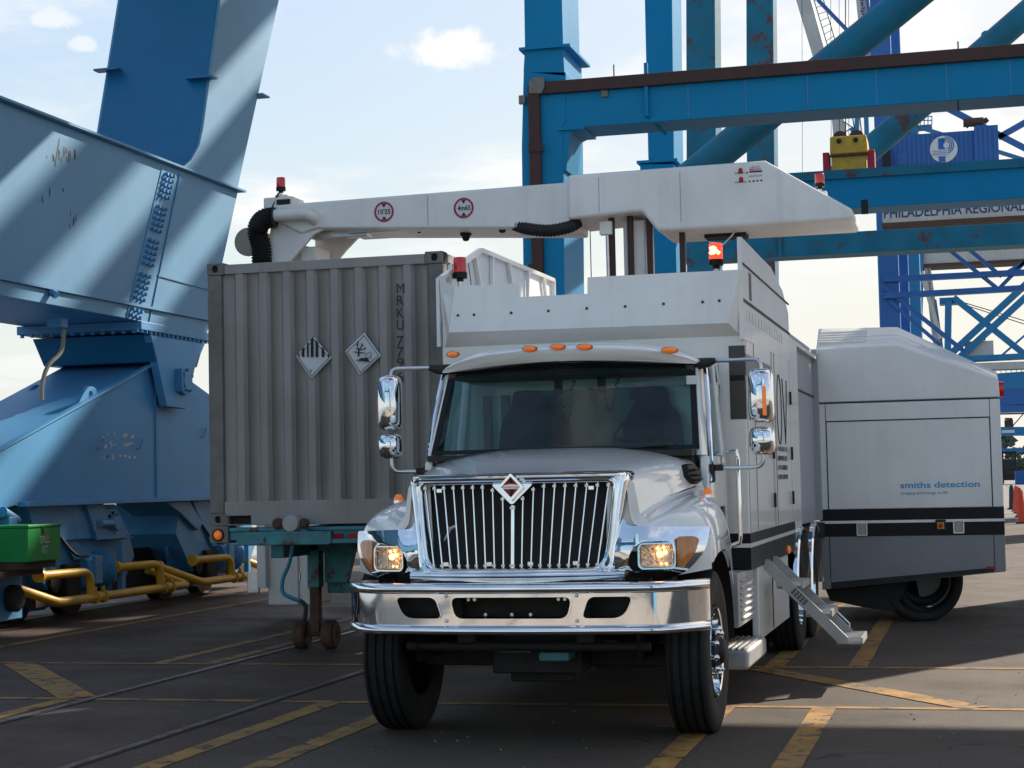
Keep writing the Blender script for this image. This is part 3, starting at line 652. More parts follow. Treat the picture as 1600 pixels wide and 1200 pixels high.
tb(MB().box(P3(.06, 11.0, .50), P3(.26, 11.2, .56)), 'oil_cooler', 'teal', bevel=.015)
# wheels -------------------------------------------------------------------------------
def wheel(x, y, s, w_=.285, R=.525, dual=False):
    c = P3(x, y, R - .004)
    h = w_/2
    grooves = []
    for k in range(4):
        gx = -h*.62 + k*h*1.24/3; grooves += [(R, gx-.011), (R-.016, gx-.006), (R-.016, gx+.006), (R, gx+.011)]
    prof = [(.30, -h*.80), (.40, -h*1.0), (.47, -h*.98), (R-.012, -h*.86), (R, -h*.74)] + grooves + [(R, h*.74), (R-.012, h*.86), (.47, h*.98), (.40, h*1.0), (.30, h*.80)]
    ty = tb(MB().lathe(prof, c, 'x', 56), 'wheel', 'tyre', smooth=50)
    d = s
    o = [(.292, h*.80), (.288, h*.92), (.275, h*.88), (.268, h*.5), (.20, h*.30), (.14, h*.55), (.115, h*.62)] if not dual else [(.292, h*.8), (.285, h*.9), (.27, h*.2), (.24, -h*.3), (.16, -h*.3), (.15, h*.1), (.0, h*.1)]
    if s < 0: o = [(r_, -q) for r_, q in o]
    rim = tb(MB().lathe(o, c, 'x', 48), 'rim', 'chrome', ty)
    tb(MB().lathe([(.30, -h*.5), (.0, -h*.5)], c, 'x', 24), 'brake_drum', 'under', ty)
    if not dual:
        hub = [(.12, h*.60), (.115, h*.9), (.085, h*1.05), (.075, h*1.25), (.055, h*1.35), (0, h*1.36)]
        if s < 0: hub = [(r_, -q) for r_, q in hub]
        tb(MB().lathe(hub, c, 'x', 28), 'hub_cap', 'blackm', ty)
        for k in range(10):
            t = 2*math.pi*k/10 + .2; q = c + Vector((s*h*.42, .1425*math.cos(t), .1425*math.sin(t)))
            tb(MB().cyl(q, q + Vector((s*.07, 0, 0)), .019, .016, 10).lathe([(.016, s*.07), (.022, s*.075), (.021, s*.085), (.012, s*.10), (0, s*.104)], q, 'x', 10), 'lug_nut', 'chrome', ty)
        for k in range(10):
            t = 2*math.pi*(k+.5)/10 + .2; q = c + Vector((s*(h*.40), .225*math.cos(t), .225*math.sin(t)))
            tb(MB().cyl(q - Vector((s*.02, 0, 0)), q + Vector((s*.012, 0, 0)), .024, n=12), 'rim_hole', 'black', ty)
wheel(1.0, 11.52, 1); wheel(-1.0, 11.52, -1)
for y in (17.0, 18.35):
    for s in (-1, 1):
        wheel(s*1.02, y, s, dual=True); wheel(s*.69, y, s, dual=True)
# cab ----------------------------------------------------------------------------------
cb = MB()
for s in (-1, 1):
    cb.prism([P3(s*1.02, y, z) for y, z in ((12.06, .98), (13.02, .98), (13.02, 1.80), (12.10, 1.80))], (-s*.06, 0, 0))     # door skin
cb.box(P3(-.98, 12.94, .95), P3(.98, 13.02, 1.86)); cb.box(P3(-.98, 12.94, 2.34), P3(.98, 13.02, 2.50)); cb.box(P3(-.98, 12.94, 1.86), P3(-.52, 13.02, 2.34)); cb.box(P3(.52, 12.94, 1.86), P3(.98, 13.02, 2.34))
for s in (-1, 1):
    cb.prism([P3(s*a, y, z) for a, y, z in ((1.015, 12.86, 1.80), (1.015, 13.02, 1.80), (.955, 13.02, 2.50), (.955, 12.92, 2.48))], (-s*.06, 0, 0))
cb.box(P3(-.97, 12.12, .95), P3(.97, 13.0, 1.0))
tb(cb, 'cab_shell', 'whitecab', bevel=.012)
for s in (-1, 1):
    pl = MB().prism([P3(s*a, y, z) for a, y, z in ((.985, 12.05, 1.80), (1.01, 12.16, 1.80), (.955, 12.50, 2.47), (.915, 12.38, 2.47))], (-s*.045, .02, 0))
    tb(pl, 'windscreen_pillar', 'whitecab', bevel=.008)
def wsx(u, v):                           # u -1..1 across, v 0..1 up
    hw = .965 + (.905 - .965)*v; y0 = 12.08 + .30*v; bow = (.24 - .06*v)*(1 - u*u)
    return P3(hw*u, y0 - bow, 1.845 + .605*v + (.0 if v < .5 else .03*(1-u*u)*v))
def wsgrid(u0, u1, v0, v1, nu=20, nv=6, off=0):
    mb = MB(); G = [[wsx(u0 + (u1-u0)*i/nu, v0 + (v1-v0)*j/nv) - Vector((0, off, 0)) for j in range(nv+1)] for i in range(nu+1)]
    return mb.loft(G)
ws = tb(wsgrid(-1, 1, 0, 1), 'windscreen', 'wind', smooth=60)
fr = MB()
for a in ((-1.0, -.955, 0, 1), (.955, 1.0, 0, 1), (-1, 1, 0, .05), (-1, 1, .95, 1.0)): fr.add(*(lambda q: (q.v, q.f))(wsgrid(*a, off=.006)))
tb(fr, 'windscreen_seal', 'black', ws)
for k, (u0, u1) in enumerate(((-.72, -.05), (.05, .8))):
    a = wsx(u0, .02); b = wsx(u1, .05)
    wp = tb(MB().tube([a - Vector((0, .035, .03)), a*.5 + b*.5 - Vector((0, .05, .005)), b - Vector((0, .03, 0))], .009, 6), 'wiper', 'blackm')
tb(MB().box(P3(-.94, 11.9, 1.80), P3(.94, 12.3, 1.84)), 'cowl', 'blackm')
# roof cap with overhanging visor
RR = []
for y, zt, zb, hw, bow in ((12.30, 2.475, 2.445, .93, .30), (12.28, 2.515, 2.445, .945, .32), (12.33, 2.560, 2.46, .955, .30), (12.50, 2.58, 2.47, .965, .2), (12.80, 2.58, 2.48, .965, .1), (13.04, 2.56, 2.48, .955, 0)):
    ring = []
    for i in range(17):
        u = -1 + i/8; e = (1 - abs(u)**5); ring.append(P3(hw*u, y - bow*(1 - u*u), zb + .012 + (zt - zb)*e + .035*(1 - u*u)))
    for i in range(17):
        u = 1 - i/8; ring.append(P3(hw*u*.995, y - bow*(1 - u*u) + .01, zb + .04*(1 - u*u) - .006))
    RR.append(ring)
roof = tb(MB().loft(RR, closed=True, cap=True), 'cab_roof', 'whitecab', sub=1, smooth=70)
for px, py in ((707, 554), (827, 545), (871, 542), (913, 542), (1046, 547)):
    q = on('y', 12.05, px, py); x = q.x - XC; u = x/.95; y = 12.285 - .32*(1 - u*u) - .012 
    q = on('y', y, px, py)
    mk = MB(); mk.lathe([(0, -.028), (.5, -.022), (.85, -.010), (1, .012)], (0, 0, 0), 'y', 20)
    mk.map(lambda v, q=q, u=u: q + Vector((v.x*.052, v.y + v.x*.052*.55*u, v.z*.022)))
    tb(mk, 'roof_marker', 'orange', roof)
    mk = MB(); mk.lathe([(1.06, -.004), (1.08, .02)], (0, 0, 0), 'y', 20).map(lambda v, q=q, u=u: q + Vector((v.x*.052, v.y + v.x*.052*.55*u, v.z*.022))); tb(mk, 'marker_gasket', 'black', roof)
# doors: windows, mirrors brackets, grab rails
for s in (-1, 1):
    wn = MB().add([P3(s*1.0, 12.24, 1.82), P3(s*1.0, 12.84, 1.82), P3(s*.94, 12.88, 2.50), P3(s*.94, 12.56, 2.50)], [(0,1,2,3)])
    tb(wn, 'door_window', 'window')
    tb(MB().prism([P3(s*a, y, z) for a, y, z in ((1.016, 12.36, 1.80), (1.016, 12.40, 1.80), (.956, 12.66, 2.5), (.956, 12.62, 2.5))], (-s*.03, 0, 0)), 'window_divider', 'black')
    tb(MB().tube([P3(s*1.02, 12.14, 1.62), P3(s*1.03, 12.17, 1.70), P3(s*1.0, 12.30, 2.15), P3(s*.965, 12.44, 2.46)], .018), 'door_seal', 'chrome')
    tb(MB().tube([P3(s*1.03, 12.98, 1.83), P3(s*1.10, 12.97, 1.84), P3(s*1.11, 12.96, 1.78), P3(s*1.115, 12.96, 1.22), P3(s*1.11, 12.96, 1.17), P3(s*1.03, 12.97, 1.14)], .017), 'grab_rail', 'chrome')
    tb(MB().box(P3(s*1.02, 12.66, 1.12), P3(s*1.035, 12.78, 1.44)), 'door_handle', 'black', bevel=.01)
    tb(MB().box(P3(s*1.02, 12.72, 1.74), P3(s*1.04, 12.84, 1.80)), 'door_latch', 'alu', bevel=.008)
# mirrors
def mirror(x0, x1, y, zt, zm, zb, s):
    cx = (x0+x1)/2; hw = (x1-x0)/2
    def shell(z0, z1):
        R2 = []
        for z, k, dy in ((z0, .55, .05), (z0+.02, .93, .10), (z0+.06, 1, .12), (z1-.05, .98, .13), (z1-.015, .86, .10), (z1, .5, .05)):
            R2.append([Vector((cx + hw*k*math.sin(t), y - dy*abs(math.cos(t))**.7*(1 if math.cos(t) > 0 else .25)*(1 if math.cos(t) > 0 else -1), z)) for t in [2*math.pi*i/28 for i in range(28)]])
        return MB().loft(R2, closed=True, cap=True)
    mm = tb(shell(zm, zt), 'mirror', 'chrome', smooth=70)
    tb(MB().box((cx + (.02 if s > 0 else -.083), y - (.137 if s > 0 else .06), zm + .045), (cx + (.045 if s > 0 else -.072), y - .02, zm + .245)), 'mirror_lamp', 'orange', mm, bevel=.005)
    tb(MB().box((cx - hw*.85, y + .02, zm + .04), (cx + hw*.85, y + .04, zt - .03)), 'mirror_glass', 'black', mm)
    mm2 = tb(shell(zb, zm - .025), 'convex_mirror', 'chrome', smooth=70)
    tb(MB().box((cx - hw*.85, y + .02, zb + .03), (cx + hw*.85, y + .04, zm - .06)), 'mirror_glass', 'black', mm2)
MY = 12.15
p = lambda px, py: on('y', MY, px, py)
a, b, c_, d_ = p(1168, 577), p(1212, 660), p(1212, 668), p(1212, 710)
mirror(a.x, b.x, MY, a.z, b.z, d_.z, 1)
e_, f_, h_ = p(593, 588), p(629, 672), p(629, 716)
mirror(e_.x, f_.x, MY, e_.z, f_.z, h_.z, -1)
def arm(pts, name='mirror_arm'): tb(MB().tube(pts, .0145, 10), name, 'alu')
def bend(p0, p1, p2, r=.06, n=5):
    a = p1 + (p0-p1).normalized()*r; b = p1 + (p2-p1).normalized()*r
    return [p0] + [a*(1-t)**2 + p1*2*t*(1-t) + b*t*t for t in [i/n for i in range(n+1)]] + [p2]
for s, (xt, xm) in ((1, ((1100, 563), (1180, 561))), (-1, ((692, 573), (612, 576)))):
    t0 = P3(s*.95, 12.42, on('y', 12.3, *xt).z); t1 = p(*xm); mx_ = (a.x+b.x)/2 if s > 0 else (e_.x+f_.x)/2
    zt = a.z if s > 0 else e_.z; zb = d_.z if s > 0 else h_.z
    arm(bend(t0, Vector((mx_, MY, t1.z)), Vector((mx_, MY, zt - .02))))
    zl = on('y', MY, *((1130, 731) if s > 0 else (625, 737))).z
    arm(bend(P3(s*1.02, 12.2, zl), Vector((mx_, MY, zl)), Vector((mx_, MY, zb + .02))))
    tb(MB().box(P3(s*1.02, 12.14, zl - .10), P3(s*1.05, 12.22, zl + .03)).box(P3(s*1.05, 12.16, zl - .02), P3(s*1.11, 12.22, zl + .025)), 'mirror_bracket', 'blackm', bevel=.01)
    tb(MB().tube([P3(s*.90, 12.40, t0.z - .02), P3(s*1.0, 12.36, t0.z - .012), P3(s*1.05, 12.34, t0.z)], .03, rs=[.045, .035, .02]), 'mirror_mount', 'blackm')
# interior
it = MB(); it.box(P3(-.93, 12.10, 1.50), P3(.93, 12.32, 1.82)); it.box(P3(-.3, 12.2, 1.60), P3(.15, 12.34, 1.89)); it.box(P3(.18, 12.16, 1.78), P3(.75, 12.36, 1.90))
tb(it, 'dashboard', 'dash', bevel=.03)
tb(MB().box(P3(-.90, 12.34, 2.40), P3(.90, 12.95, 2.44)), 'headliner', 'dash')
sw = MB(); cs = P3(.52, 12.42, 1.93)
sw.tube([cs + Vector((.22*math.cos(t), .10*math.sin(t), .17*math.sin(t))) for t in [2*math.pi*i/28 for i in range(29)]], .014, 8); sw.tube([cs + Vector((-.2, 0, 0)), cs + Vector((.2, 0, 0))], .016, 8); sw.tube([cs, P3(.52, 12.3, 1.75)], .03, 8)
tb(sw, 'steering_wheel', 'blackm')
for cx in (-.42, .52):
    se = MB()
    se.loft([[P3(cx + hw*u, y + (.03 if abs(u) == 1 else 0), z) for u in (-1, -.8, 0, .8, 1)] for y, z, hw in ((12.5, 1.42, .24), (12.70, 1.48, .25), (12.74, 1.9, .25), (12.76, 2.12, .235), (12.77, 2.18, .16), (12.77, 2.22, .145), (12.775, 2.31, .135), (12.78, 2.335, .10))])
    tb(se, 'seat', 'seat', solid=.10, sub=1)
for z in (1.93,): tb(MB().box(P3(-.52, 13.025, 1.86), P3(.52, 13.03, 2.34)), 'rear_window', 'window')
for x0 in (-.10, .22):
    q = MB(); zz = 2.36; pts = []
    for i in range(60):
        t = i/59; sag = (.30 if x0 < 0 else .22)*math.sin(math.pi*min(1, t*1.05)); 
        pts.append(P3(x0 + .12*t + .012*math.cos(i*1.6), 12.42 + .012*math.sin(i*1.6), zz - sag))
    cd_ = tb(q.tube(pts, .0045, 5), 'microphone_cord', 'black')
    tb(MB().box(P3(x0 - .03, 12.40, zz - .09), P3(x0 + .03, 12.44, zz + .02)), 'microphone', 'black', cd_, bevel=.01)
for x0, x1 in ((-.80, -.74), (-.66, -.60)):
    tb(MB().box(P3(x0, 12.9, 1.85), P3(x1, 12.93, 2.3)), 'door_post', 'trimtan')
tb(MB().box(P3(.86, 12.25, 2.30), P3(.93, 12.26, 2.36)), 'toll_tag', 'paper')
# body ---------------------------------------------------------------------------------
BX0, BX1, BY0, BY1 = XC - 1.17, XC + 1.17, 13.08, 16.42
body = tb(MB().box((BX0, BY0, 1.0), (BX1, BY1, 2.93)), 'body', 'white', bevel=.012)
E_ = .004
q = MB(); q.box((BX0 - E_, BY0 - E_, 1.26 - .30), (BX1 + E_, BY1 - .003, 1.23)); tb(q, 'black_band', 'black', body)
tb(MB().box((BX0 - 2*E_, BY0 - 2*E_, 1.125), (BX1 + 2*E_, BY1 - .006, 1.155)), 'white_pinstripe', 'white', body)
z0, z1 = on('y', BY0, 1150, 655).z, on('y', BY0, 1150, 540).z; x0 = on('y', BY0, 1140, 600).x
tb(MB().box((x0, BY0 - E_, z0), (BX1 + .001, BY0 + .01, z1)), 'dark_panel', mat('dark_brown_panel', (.045, .040, .038), .3, var=.1), body)
ys = on('x', BX1, 1203, 570).y
tb(MB().box((BX1 - .01, BY0 - E_*.5, 2.40), (BX1 + E_, ys, z1 - .06)), 'dark_panel', bpy.data.materials['dark_brown_panel'], body)
tb(MB().box((x0 + .005, BY0 - E_ - .004, z1 - .26), (BX1 - .01, BY0 - E_, z1 - .22)), 'panel_bracket', 'black', body)
# joints in the side wall and doors
for px in (1171, 1211): y = on('x', BX1, px, 760).y; tb(MB().box((BX1, y - .006, .98), (BX1 + .0015, y + .006, 2.9)), 'side_joint', 'rubber', body)
for y0, y1, zt in ((13.62, 14.75, 2.72), (15.05, 16.25, 2.78)):
    dm = MB(); dm.box((BX1 - .01, y0, 1.24), (BX1 + .003, y1, zt)); dd = tb(dm, 'side_door', 'white', body)
    fr = MB()
    fr.box((BX1 + .0, y0 - .022, 1.24), (BX1 + .0025, y0 - .008, zt + .03)); fr.box((BX1 + .0, y1 + .008, 1.24), (BX1 + .0025, y1 + .022, zt + .03)); fr.box((BX1 + .0, y0 - .022, zt + .016), (BX1 + .0025, y1 + .022, zt + .03))
    tb(fr, 'door_gasket', 'rubber', body)
    for z in (2.35, 1.85, 1.45): tb(MB().box((BX1 + .012, y1 - .12, z - .06), (BX1 + .03, y1 - .06, z + .06)), 'door_catch', 'black', body, bevel=.006)
ol = MB()                                # large outline letters along the side
def ringpts(cy, cz, ry, rz, n=26): return [Vector((BX1 + .005, cy + ry*math.cos(2*math.pi*i/n), cz + rz*math.sin(2*math.pi*i/n))) for i in range(n+1)]
ol.tube(ringpts(15.32, 2.22, .17, .30), .006, 5); ol.tube([(BX1+.005, 15.60, 2.50), (BX1+.005, 15.78, 1.93), (BX1+.005, 15.97, 2.50)], .006, 5)
tb(ol, 'outline_lettering', 'inkb', body)
sp = MB(); rnd = random.Random(4)
for k in range(4):
    for j in range(6): sp.box((BX1 + .012, 15.12 + j*.12, 1.86 - k*.08), (BX1 + .014, 15.12 + j*.12 + rnd.uniform(.04, .09), 1.90 - k*.08))
tb(sp, 'side_print', 'inkb', body)
# roof fairing
FY = 13.02
FL = lambda px, py, y=FY: on('y', y, px, py)
lowL, lowR = Vector((BX0, FY + .10, 2.66)), Vector((BX1, FY + .10, 2.66))
mL, mR = Vector((BX0 + .09, FY - .06, 2.80)), Vector((BX1 - .10, FY - .06, 2.78))
fz = lambda px, py: on('y', FY, px, py).z
step_x = on('y', FY, 918, 440).x; l1x = on('y', FY, 812, 440).x; l0x = on('y', FY, 710, 440).x
tl, tm, th, tr_ = fz(760, 445), fz(860, 462), fz(1030, 428), fz(1150, 421)
th = (th + tr_)/2
main = [mL, mR, Vector((BX1 - .012, FY, th)), Vector((step_x, FY, th)), Vector((step_x, FY, tm)), Vector((l1x, FY, tm)), Vector((l1x, FY, tl)), Vector((l0x, FY, tl))]
fa = MB()
def panel(pts): fa.prism(pts, (0, .03, 0))
panel([Vector((p_.x, FY - .06*(1 - min(1, (p_.z - 2.78)/.35)), p_.z)) for p_ in main])
panel([lowL, lowR, mR, mL])
panel([Vector((BX0, FY + .02, 3.23)), lowL, mL, Vector((l0x, FY, tl))])
panel([lowR, Vector((BX1, FY + .02, th)), Vector((BX1 - .012, FY, th)), mR])
fair = tb(fa, 'roof_fairing', 'white', smooth=0)
bo = MB()
for px, py in ((716, 493), (741, 492), (799, 489), (857, 486), (917, 482), (977, 479), (1037, 475), (1098, 472), (1124, 470)):
    q = on('y', FY - .03, px, py); bo.lathe([(0, -.012), (.010, -.008), (.012, 0)], (q.x, FY - .035, q.z), 'y', 8)
tb(bo, 'fairing_bolt', 'inkb', fair)
lf = [on('x', BX0, *q) for q in ((690, 434), (748, 391), (862, 438), (862, 475))]
lf = [v - Vector((.004, 0, 0)) for v in (Vector((BX0, FY + .02, 3.23)), lf[1], lf[2], Vector((BX0, lf[2].y, 2.93)), Vector((BX0, FY + .02, 2.7)))]
tb(MB().prism(lf, (-.025, 0, 0)), 'left_flap', 'canvas', smooth=0)
lr_ = MB()
lr_.beam(lf[0] + Vector((.02, 0, 0)), lf[1] + Vector((.02, 0, 0)), .04, .035); lr_.beam(lf[1] + Vector((.02, 0, 0)), lf[2] + Vector((.02, 0, 0)), .04, .035); lr_.beam(lf[2] + Vector((.02, 0, 0)), lf[3] + Vector((.02, 0, 0)), .04, .035)
yy = lf[1].y
for i, k in enumerate((-.9, -.2, .35, .9, 1.6, 2.2)):
    zt = (lf[1].z + (lf[2].z - lf[1].z)*k/2.66) if k >= 0 else lf[1].z - .28*abs(k)/1.1
    lr_.beam((BX0 + .02, yy + k + (.35 if i % 2 else -.05), 2.93), (BX0 + .02, yy + k, zt), .03, .03, (1, 0, 0))
tb(lr_, 'flap_stiffener', 'white', smooth=0)
rf_ = [Vector((BX1, FY + .02, 2.66))] + [on('x', BX1, *q) for q in ((1150, 370), (1157, 372), (1186, 400), (1204, 418), (1222, 455), (1231, 490), (1232, 515))]
rf_[1] = Vector((BX1, FY + .02, on('y', FY, 1151, 370).z)); rf_.pop(2); rf_[-1].z = 2.93; rf_.append(Vector((BX1, rf_[-1].y, 2.70)))
flp = tb(MB().prism([v + Vector((.004, 0, 0)) for v in rf_], (-.034, 0, 0)), 'right_flap', 'white')
tr2 = MB()
for za, zb in (((1158, 465), (1230, 521)),):
    a = on('x', BX1, *za); b = on('x', BX1, *zb); zc_ = 2.955; tr2.box((BX1 - .002, FY + .03, zc_ - .012), (BX1 + .008, BY1, zc_ + .012))
tr2.box((BX1 - .002, FY + .03, 3.22), (BX1 + .012, BY1 - .05, 3.232))
tb(tr2, 'flap_trim', 'rubber', flp)
tb(MB().box((BX1 - .004, 13.42, 2.99), (BX1 + .006, 13.56, 3.2)), 'flap_slot', 'black', flp)
for k in range(14): y = 13.2 + k*.19; tb(MB().box((BX1 + .0, y, 2.82), (BX1 + .010, y + .08, 2.90)), 'side_louvre', 'silver', flp)
# skirt, louvred box, step
tb(MB().box((BX1 - .06, 13.55, .40), (BX1 - .006, 15.78, .955)), 'side_skirt', 'silver', bevel=.008)
tb(MB().box((BX1 - .008, 14.48, .42), (BX1 + .001, 14.50, .95)), 'skirt_joint', 'rubber')
lb = tb(MB().box((BX1 - .16, 12.58, .58), (BX1 - .03, 13.45, .96)), 'louvred_box', 'aluplate', bevel=.01)
for k in range(7): tb(MB().obox((BX1 - .022, 13.0, .635 + k*.045), (.02, .70, .012), Matrix.Rotation(rad(35), 3, 'Y')), 'louvre', 'alu', lb)
stp = tb(MB().box((BX1 - .20, 12.42, .30), (BX1 + .05, 13.50, .44)), 'cab_step', 'aluplate', bevel=.03)
tr_g = MB()
for k in range(5): tr_g.box((BX1 - .17 + k*.042, 12.44, .441), (BX1 - .155 + k*.042, 13.46, .450))
tb(tr_g, 'step_grip', 'alu', stp)
# folding stairs
F1, F2 = 13.86, 14.46
def stringer(y):
    a = Vector((BX1 + .0, y, .93)); b = Vector((BX1 + .52, y, .36))
    return [Vector((BX1 + .01, y, 1.0)), Vector((BX1 + .045, y, 1.0)), Vector((BX1 + .63, y, .40)), Vector((BX1 + .63, y, .352)), Vector((BX1 + .555, y, .352)), Vector((BX1 + .0, y, .925))]
sr1 = tb(MB().prism(stringer(F1), (0, .012, 0)), 'stair_stringer', 'aluplate', bevel=.004)
sr2 = tb(MB().prism(stringer(F2), (0, .012, 0)), 'stair_stringer', 'aluplate', bevel=.004)
for xo, z in ((.155, .82), (.375, .605), (.60, .395)):
    td = MB().box((BX1 + xo - .06, F1 + .014, z - .05), (BX1 + xo + .14, F2 - .002, z - .046)); td.box((BX1 + xo + .13, F1 + .014, z - .05), (BX1 + xo + .142, F2 - .002, z))
    td.box((BX1 + xo - .06, F1 + .014, z - .04), (BX1 + xo - .05, F2 - .002, z))
    to = tb(td, 'stair_tread', 'aluplate')
    for k in range(9): tb(MB().box((BX1 + xo - .05, F1 + .03 + k*.064, z - .03), (BX1 + xo + .13, F1 + .05 + k*.064, z + .004)), 'tread_bar', 'alu', to)
tb(MB().tube([(BX1 + .43, F2 + .02, .56), (BX1 + .47, F2 + .05, .58), (BX1 + .60, F2 + .05, .45), (BX1 + .60, F2 + .02, .42)], .009), 'stair_handle', 'alu')
lbp = MB(); sd_ = Vector((.585, 0, -.6)).normalized(); su = Vector((.6, 0, .585)).normalized()
for r_ in range(3):
    for k in range(5):
        c = Vector((BX1 + .215, F1 - .002, .755)) + sd_*(k*.030) + su*(.022 - r_*.018); wv = .022
        lbp.add([c, c + sd_*wv, c + sd_*wv + su*.012, c + su*.012], [(0,1,2,3)])
tb(lbp, 'stair_notice', 'inkb', sr1)
# rear section, fenders
tb(MB().box((BX0, BY1 + .02, 1.12), (BX1 - .003, 17.15, 2.93)), 'rear_cladding', 'silver', bevel=.01)
tb(MB().box((BX0 + .1, 17.17, 1.15), (BX1 - .10, 19.9, 3.05)).box((BX0 + .3, 19.88, 1.15), (-1.66, 20.45, 3.05)), 'turret_housing', 'greyl')
tb(MB().box((BX1 - .11, 17.2, 2.51), (BX1 - .09, 20.0, 2.53)), 'housing_joint', 'rubber')
tb(MB().box((BX0 + .05, BY1, .96), (BX1 - .02, 20.0, 1.12)), 'rear_frame', 'under')
tb(MB().box((BX0 + .1, 13.1, 2.935), (BX1 - .05, 19.9, 2.97)), 'body_roof', 'white')
for y in (16.95, 18.40):
    f = MB(); f.loft([[(BX1 + xo, y - (r_)*math.cos(t), .52 + r_*math.sin(t)) for t in [math.pi*(i/20)*1.0 for i in range(21)]] for xo, r_ in ((-.32, .60), (-.02, .60), (.02, .615), (.03, .63), (.015, .65), (-.02, .655))])
    tb(f, 'rear_fender', 'chrome')
tb(MB().lathe([(0, .03), (.03, .02), (.035, 0)], (BX1 + .005, 15.70, 1.0), 'x', 12), 'side_marker', 'orange')
# beacons ------------------------------------------------------------------------------
def beacon(c, r, h, lit=False, bracket=None):
    b = tb(MB().lathe([(r*.98, h*.30), (r, h*.34), (r*.97, h*.97), (r*.9, h), (0, h)], c, 'z', 24), 'beacon', 'redlit' if lit else 'red', smooth=50)
    tb(MB().lathe([(r*.5, -h*.12), (r*.55, 0), (r*1.08, .005), (r*1.1, h*.28), (r, h*.31), (0, h*.31)], c, 'z', 24), 'beacon_base', 'black', b)
    tb(MB().cyl(Vector(c) - Vector((0, 0, h*.45)), c, r*.4, n=10), 'beacon_stem', 'alu', b)
    if lit:
        gl = MB(); 
        for t in (.3, 1.7, 2.9): gl.beam(Vector(c) + Vector((r*.7*math.cos(t), -r*1.005, h*.52)), Vector(c) + Vector((r*.7*math.cos(t+1.9), -r*1.005, h*.82)), .004, .022)
        tb(gl, 'beacon_filament', 'redglow', b)
    return b
q = on('y', 13.3, 719, 436); beacon(q, .052, .17); tb(MB().tube([q + Vector((.09, 0, -.05)), q + Vector((.07, 0, .12))], .004, 6), 'aerial', 'black')
q = on('y', 13.5, 1119, 416); beacon(q, .052, .175, True)
# ---------------- boom
BF = 20.0
def bp(px, py, y=BF): return on('y', y, px, py)
ob_ = [bp(886, 273), bp(1195, 250), bp(1333, 327), bp(1332, 343), bp(1027, 361), bp(1002, 330), bp(887, 343)]
boom = tb(MB().prism(ob_, (0, 1.15, 0)), 'boom', 'whitematt', bevel=.045, seg=4)
ib = [bp(430, 320, BF + .06), bp(893, 284, BF + .06), bp(893, 356, BF + .06), bp(494, 357, BF + .06), bp(455, 411, BF + .06), bp(417, 411, BF + .06)]
inn = tb(MB().prism(ib[:4] + [bp(470, 365, BF + .06), bp(430, 345, BF + .06)], (0, .95, 0)), 'inner_boom', 'whitematt', bevel=.03, seg=3)
gs = [bp(425, 340, BF + .1), bp(520, 352, BF + .1), bp(490, 366, BF + .1), bp(440, 425, BF + .1), bp(412, 425, BF + .1)]
tb(MB().prism(gs, (0, .06, 0)), 'boom_gusset', 'whitematt', bevel=.01)
gs2 = [g_ + Vector((0, .80, 0)) for g_ in (bp(455, 352, BF + .1), bp(530, 352, BF + .1), bp(505, 378, BF + .1), bp(470, 420, BF + .1), bp(455, 420, BF + .1))]
tb(MB().prism(gs2, (0, .06, 0)), 'boom_gusset', 'whitematt', bevel=.01)
# detector leg hanging down beyond the container
lx0, lx1 = bp(416, 400).x, bp(482, 400).x
leg = tb(MB().box((lx0 + .02, BF + .30, .20), (lx1 - .12, BF + .95, 4.60)), 'detector_leg', 'whitematt', bevel=.02)
tb(MB().box((lx1 - .20, BF + .25, .40), (lx1, BF + .75, 4.58)), 'detector_panel', 'silver', leg, bevel=.01)
tb(MB().box((bp(387, 400).x, BF + .15, .42), (bp(401, 400).x, BF + .7, bp(392, 352).z)), 'leg_cladding', 'whitematt', leg, bevel=.01)
tb(MB().box((bp(378, 400).x, BF + .35, 3.9), (bp(386, 400).x, BF + .7, bp(385, 378).z)), 'leg_side_box', 'silver', leg)
tb(MB().lathe([(0, -.02), (.18, -.02), (.18, .02), (0, .02)], bp(388, 378, BF + .5), 'y', 20), 'leg_pulley', 'trimtan', leg)
tb(MB().box((bp(420, 900, 20.3).x, 20.26, .20), (bp(468, 900, 20.3).x, 20.9, .98)), 'detector_foot', 'silver', leg, bevel=.02)
tb(MB().box((bp(405, 900, 20.3).x, 20.28, .50), (bp(470, 900, 20.3).x, 20.32, .60)).box((bp(388, 900, 20.3).x, 20.26, .35), (bp(406, 900, 20.3).x, 20.31, .62)), 'foot_bracket', 'alu', leg, bevel=.01)
# hose at the elbow
def corr(pts, r, name, par, seg=60, n=14):
    P_ = []; k = len(pts)-1
    for i in range(seg*2+1):
        t = i/(seg*2)*k; j = min(int(t), k-1); u = t-j
        p0, p1, p2, p3 = [Vector(pts[max(0, min(k, q))]) for q in (j-1, j, j+1, j+2)]
        P_.append(.5*((2*p1) + (p2-p0)*u + (2*p0-5*p1+4*p2-p3)*u*u + (-p0+3*p1-3*p2+p3)*u**3))
    return tb(MB().tube(P_, r, n, rs=[r*(1 if i % 2 else .84) for i in range(len(P_))]), name, 'rubber', par, smooth=70)
corr([bp(430, 340, BF - .05), bp(412, 343, BF - .05), bp(402, 360, BF), bp(408, 385, BF + .02), bp(409, 415, BF + .02), bp(409, 440, BF + .02)], .13, 'flexible_duct', inn, 34)
tb(MB().tube([bp(428, 337, BF - .05), bp(478, 333, BF - .05), bp(490, 338, BF), bp(492, 345, BF + .1)], .075, 18), 'duct_elbow', 'whitematt', inn, smooth=60)
tb(MB().box(bp(411, 309, BF + .1), bp(458, 330, BF + .1) + Vector((0, .4, 0))), 'junction_box', 'whitematt', inn, bevel=.02)
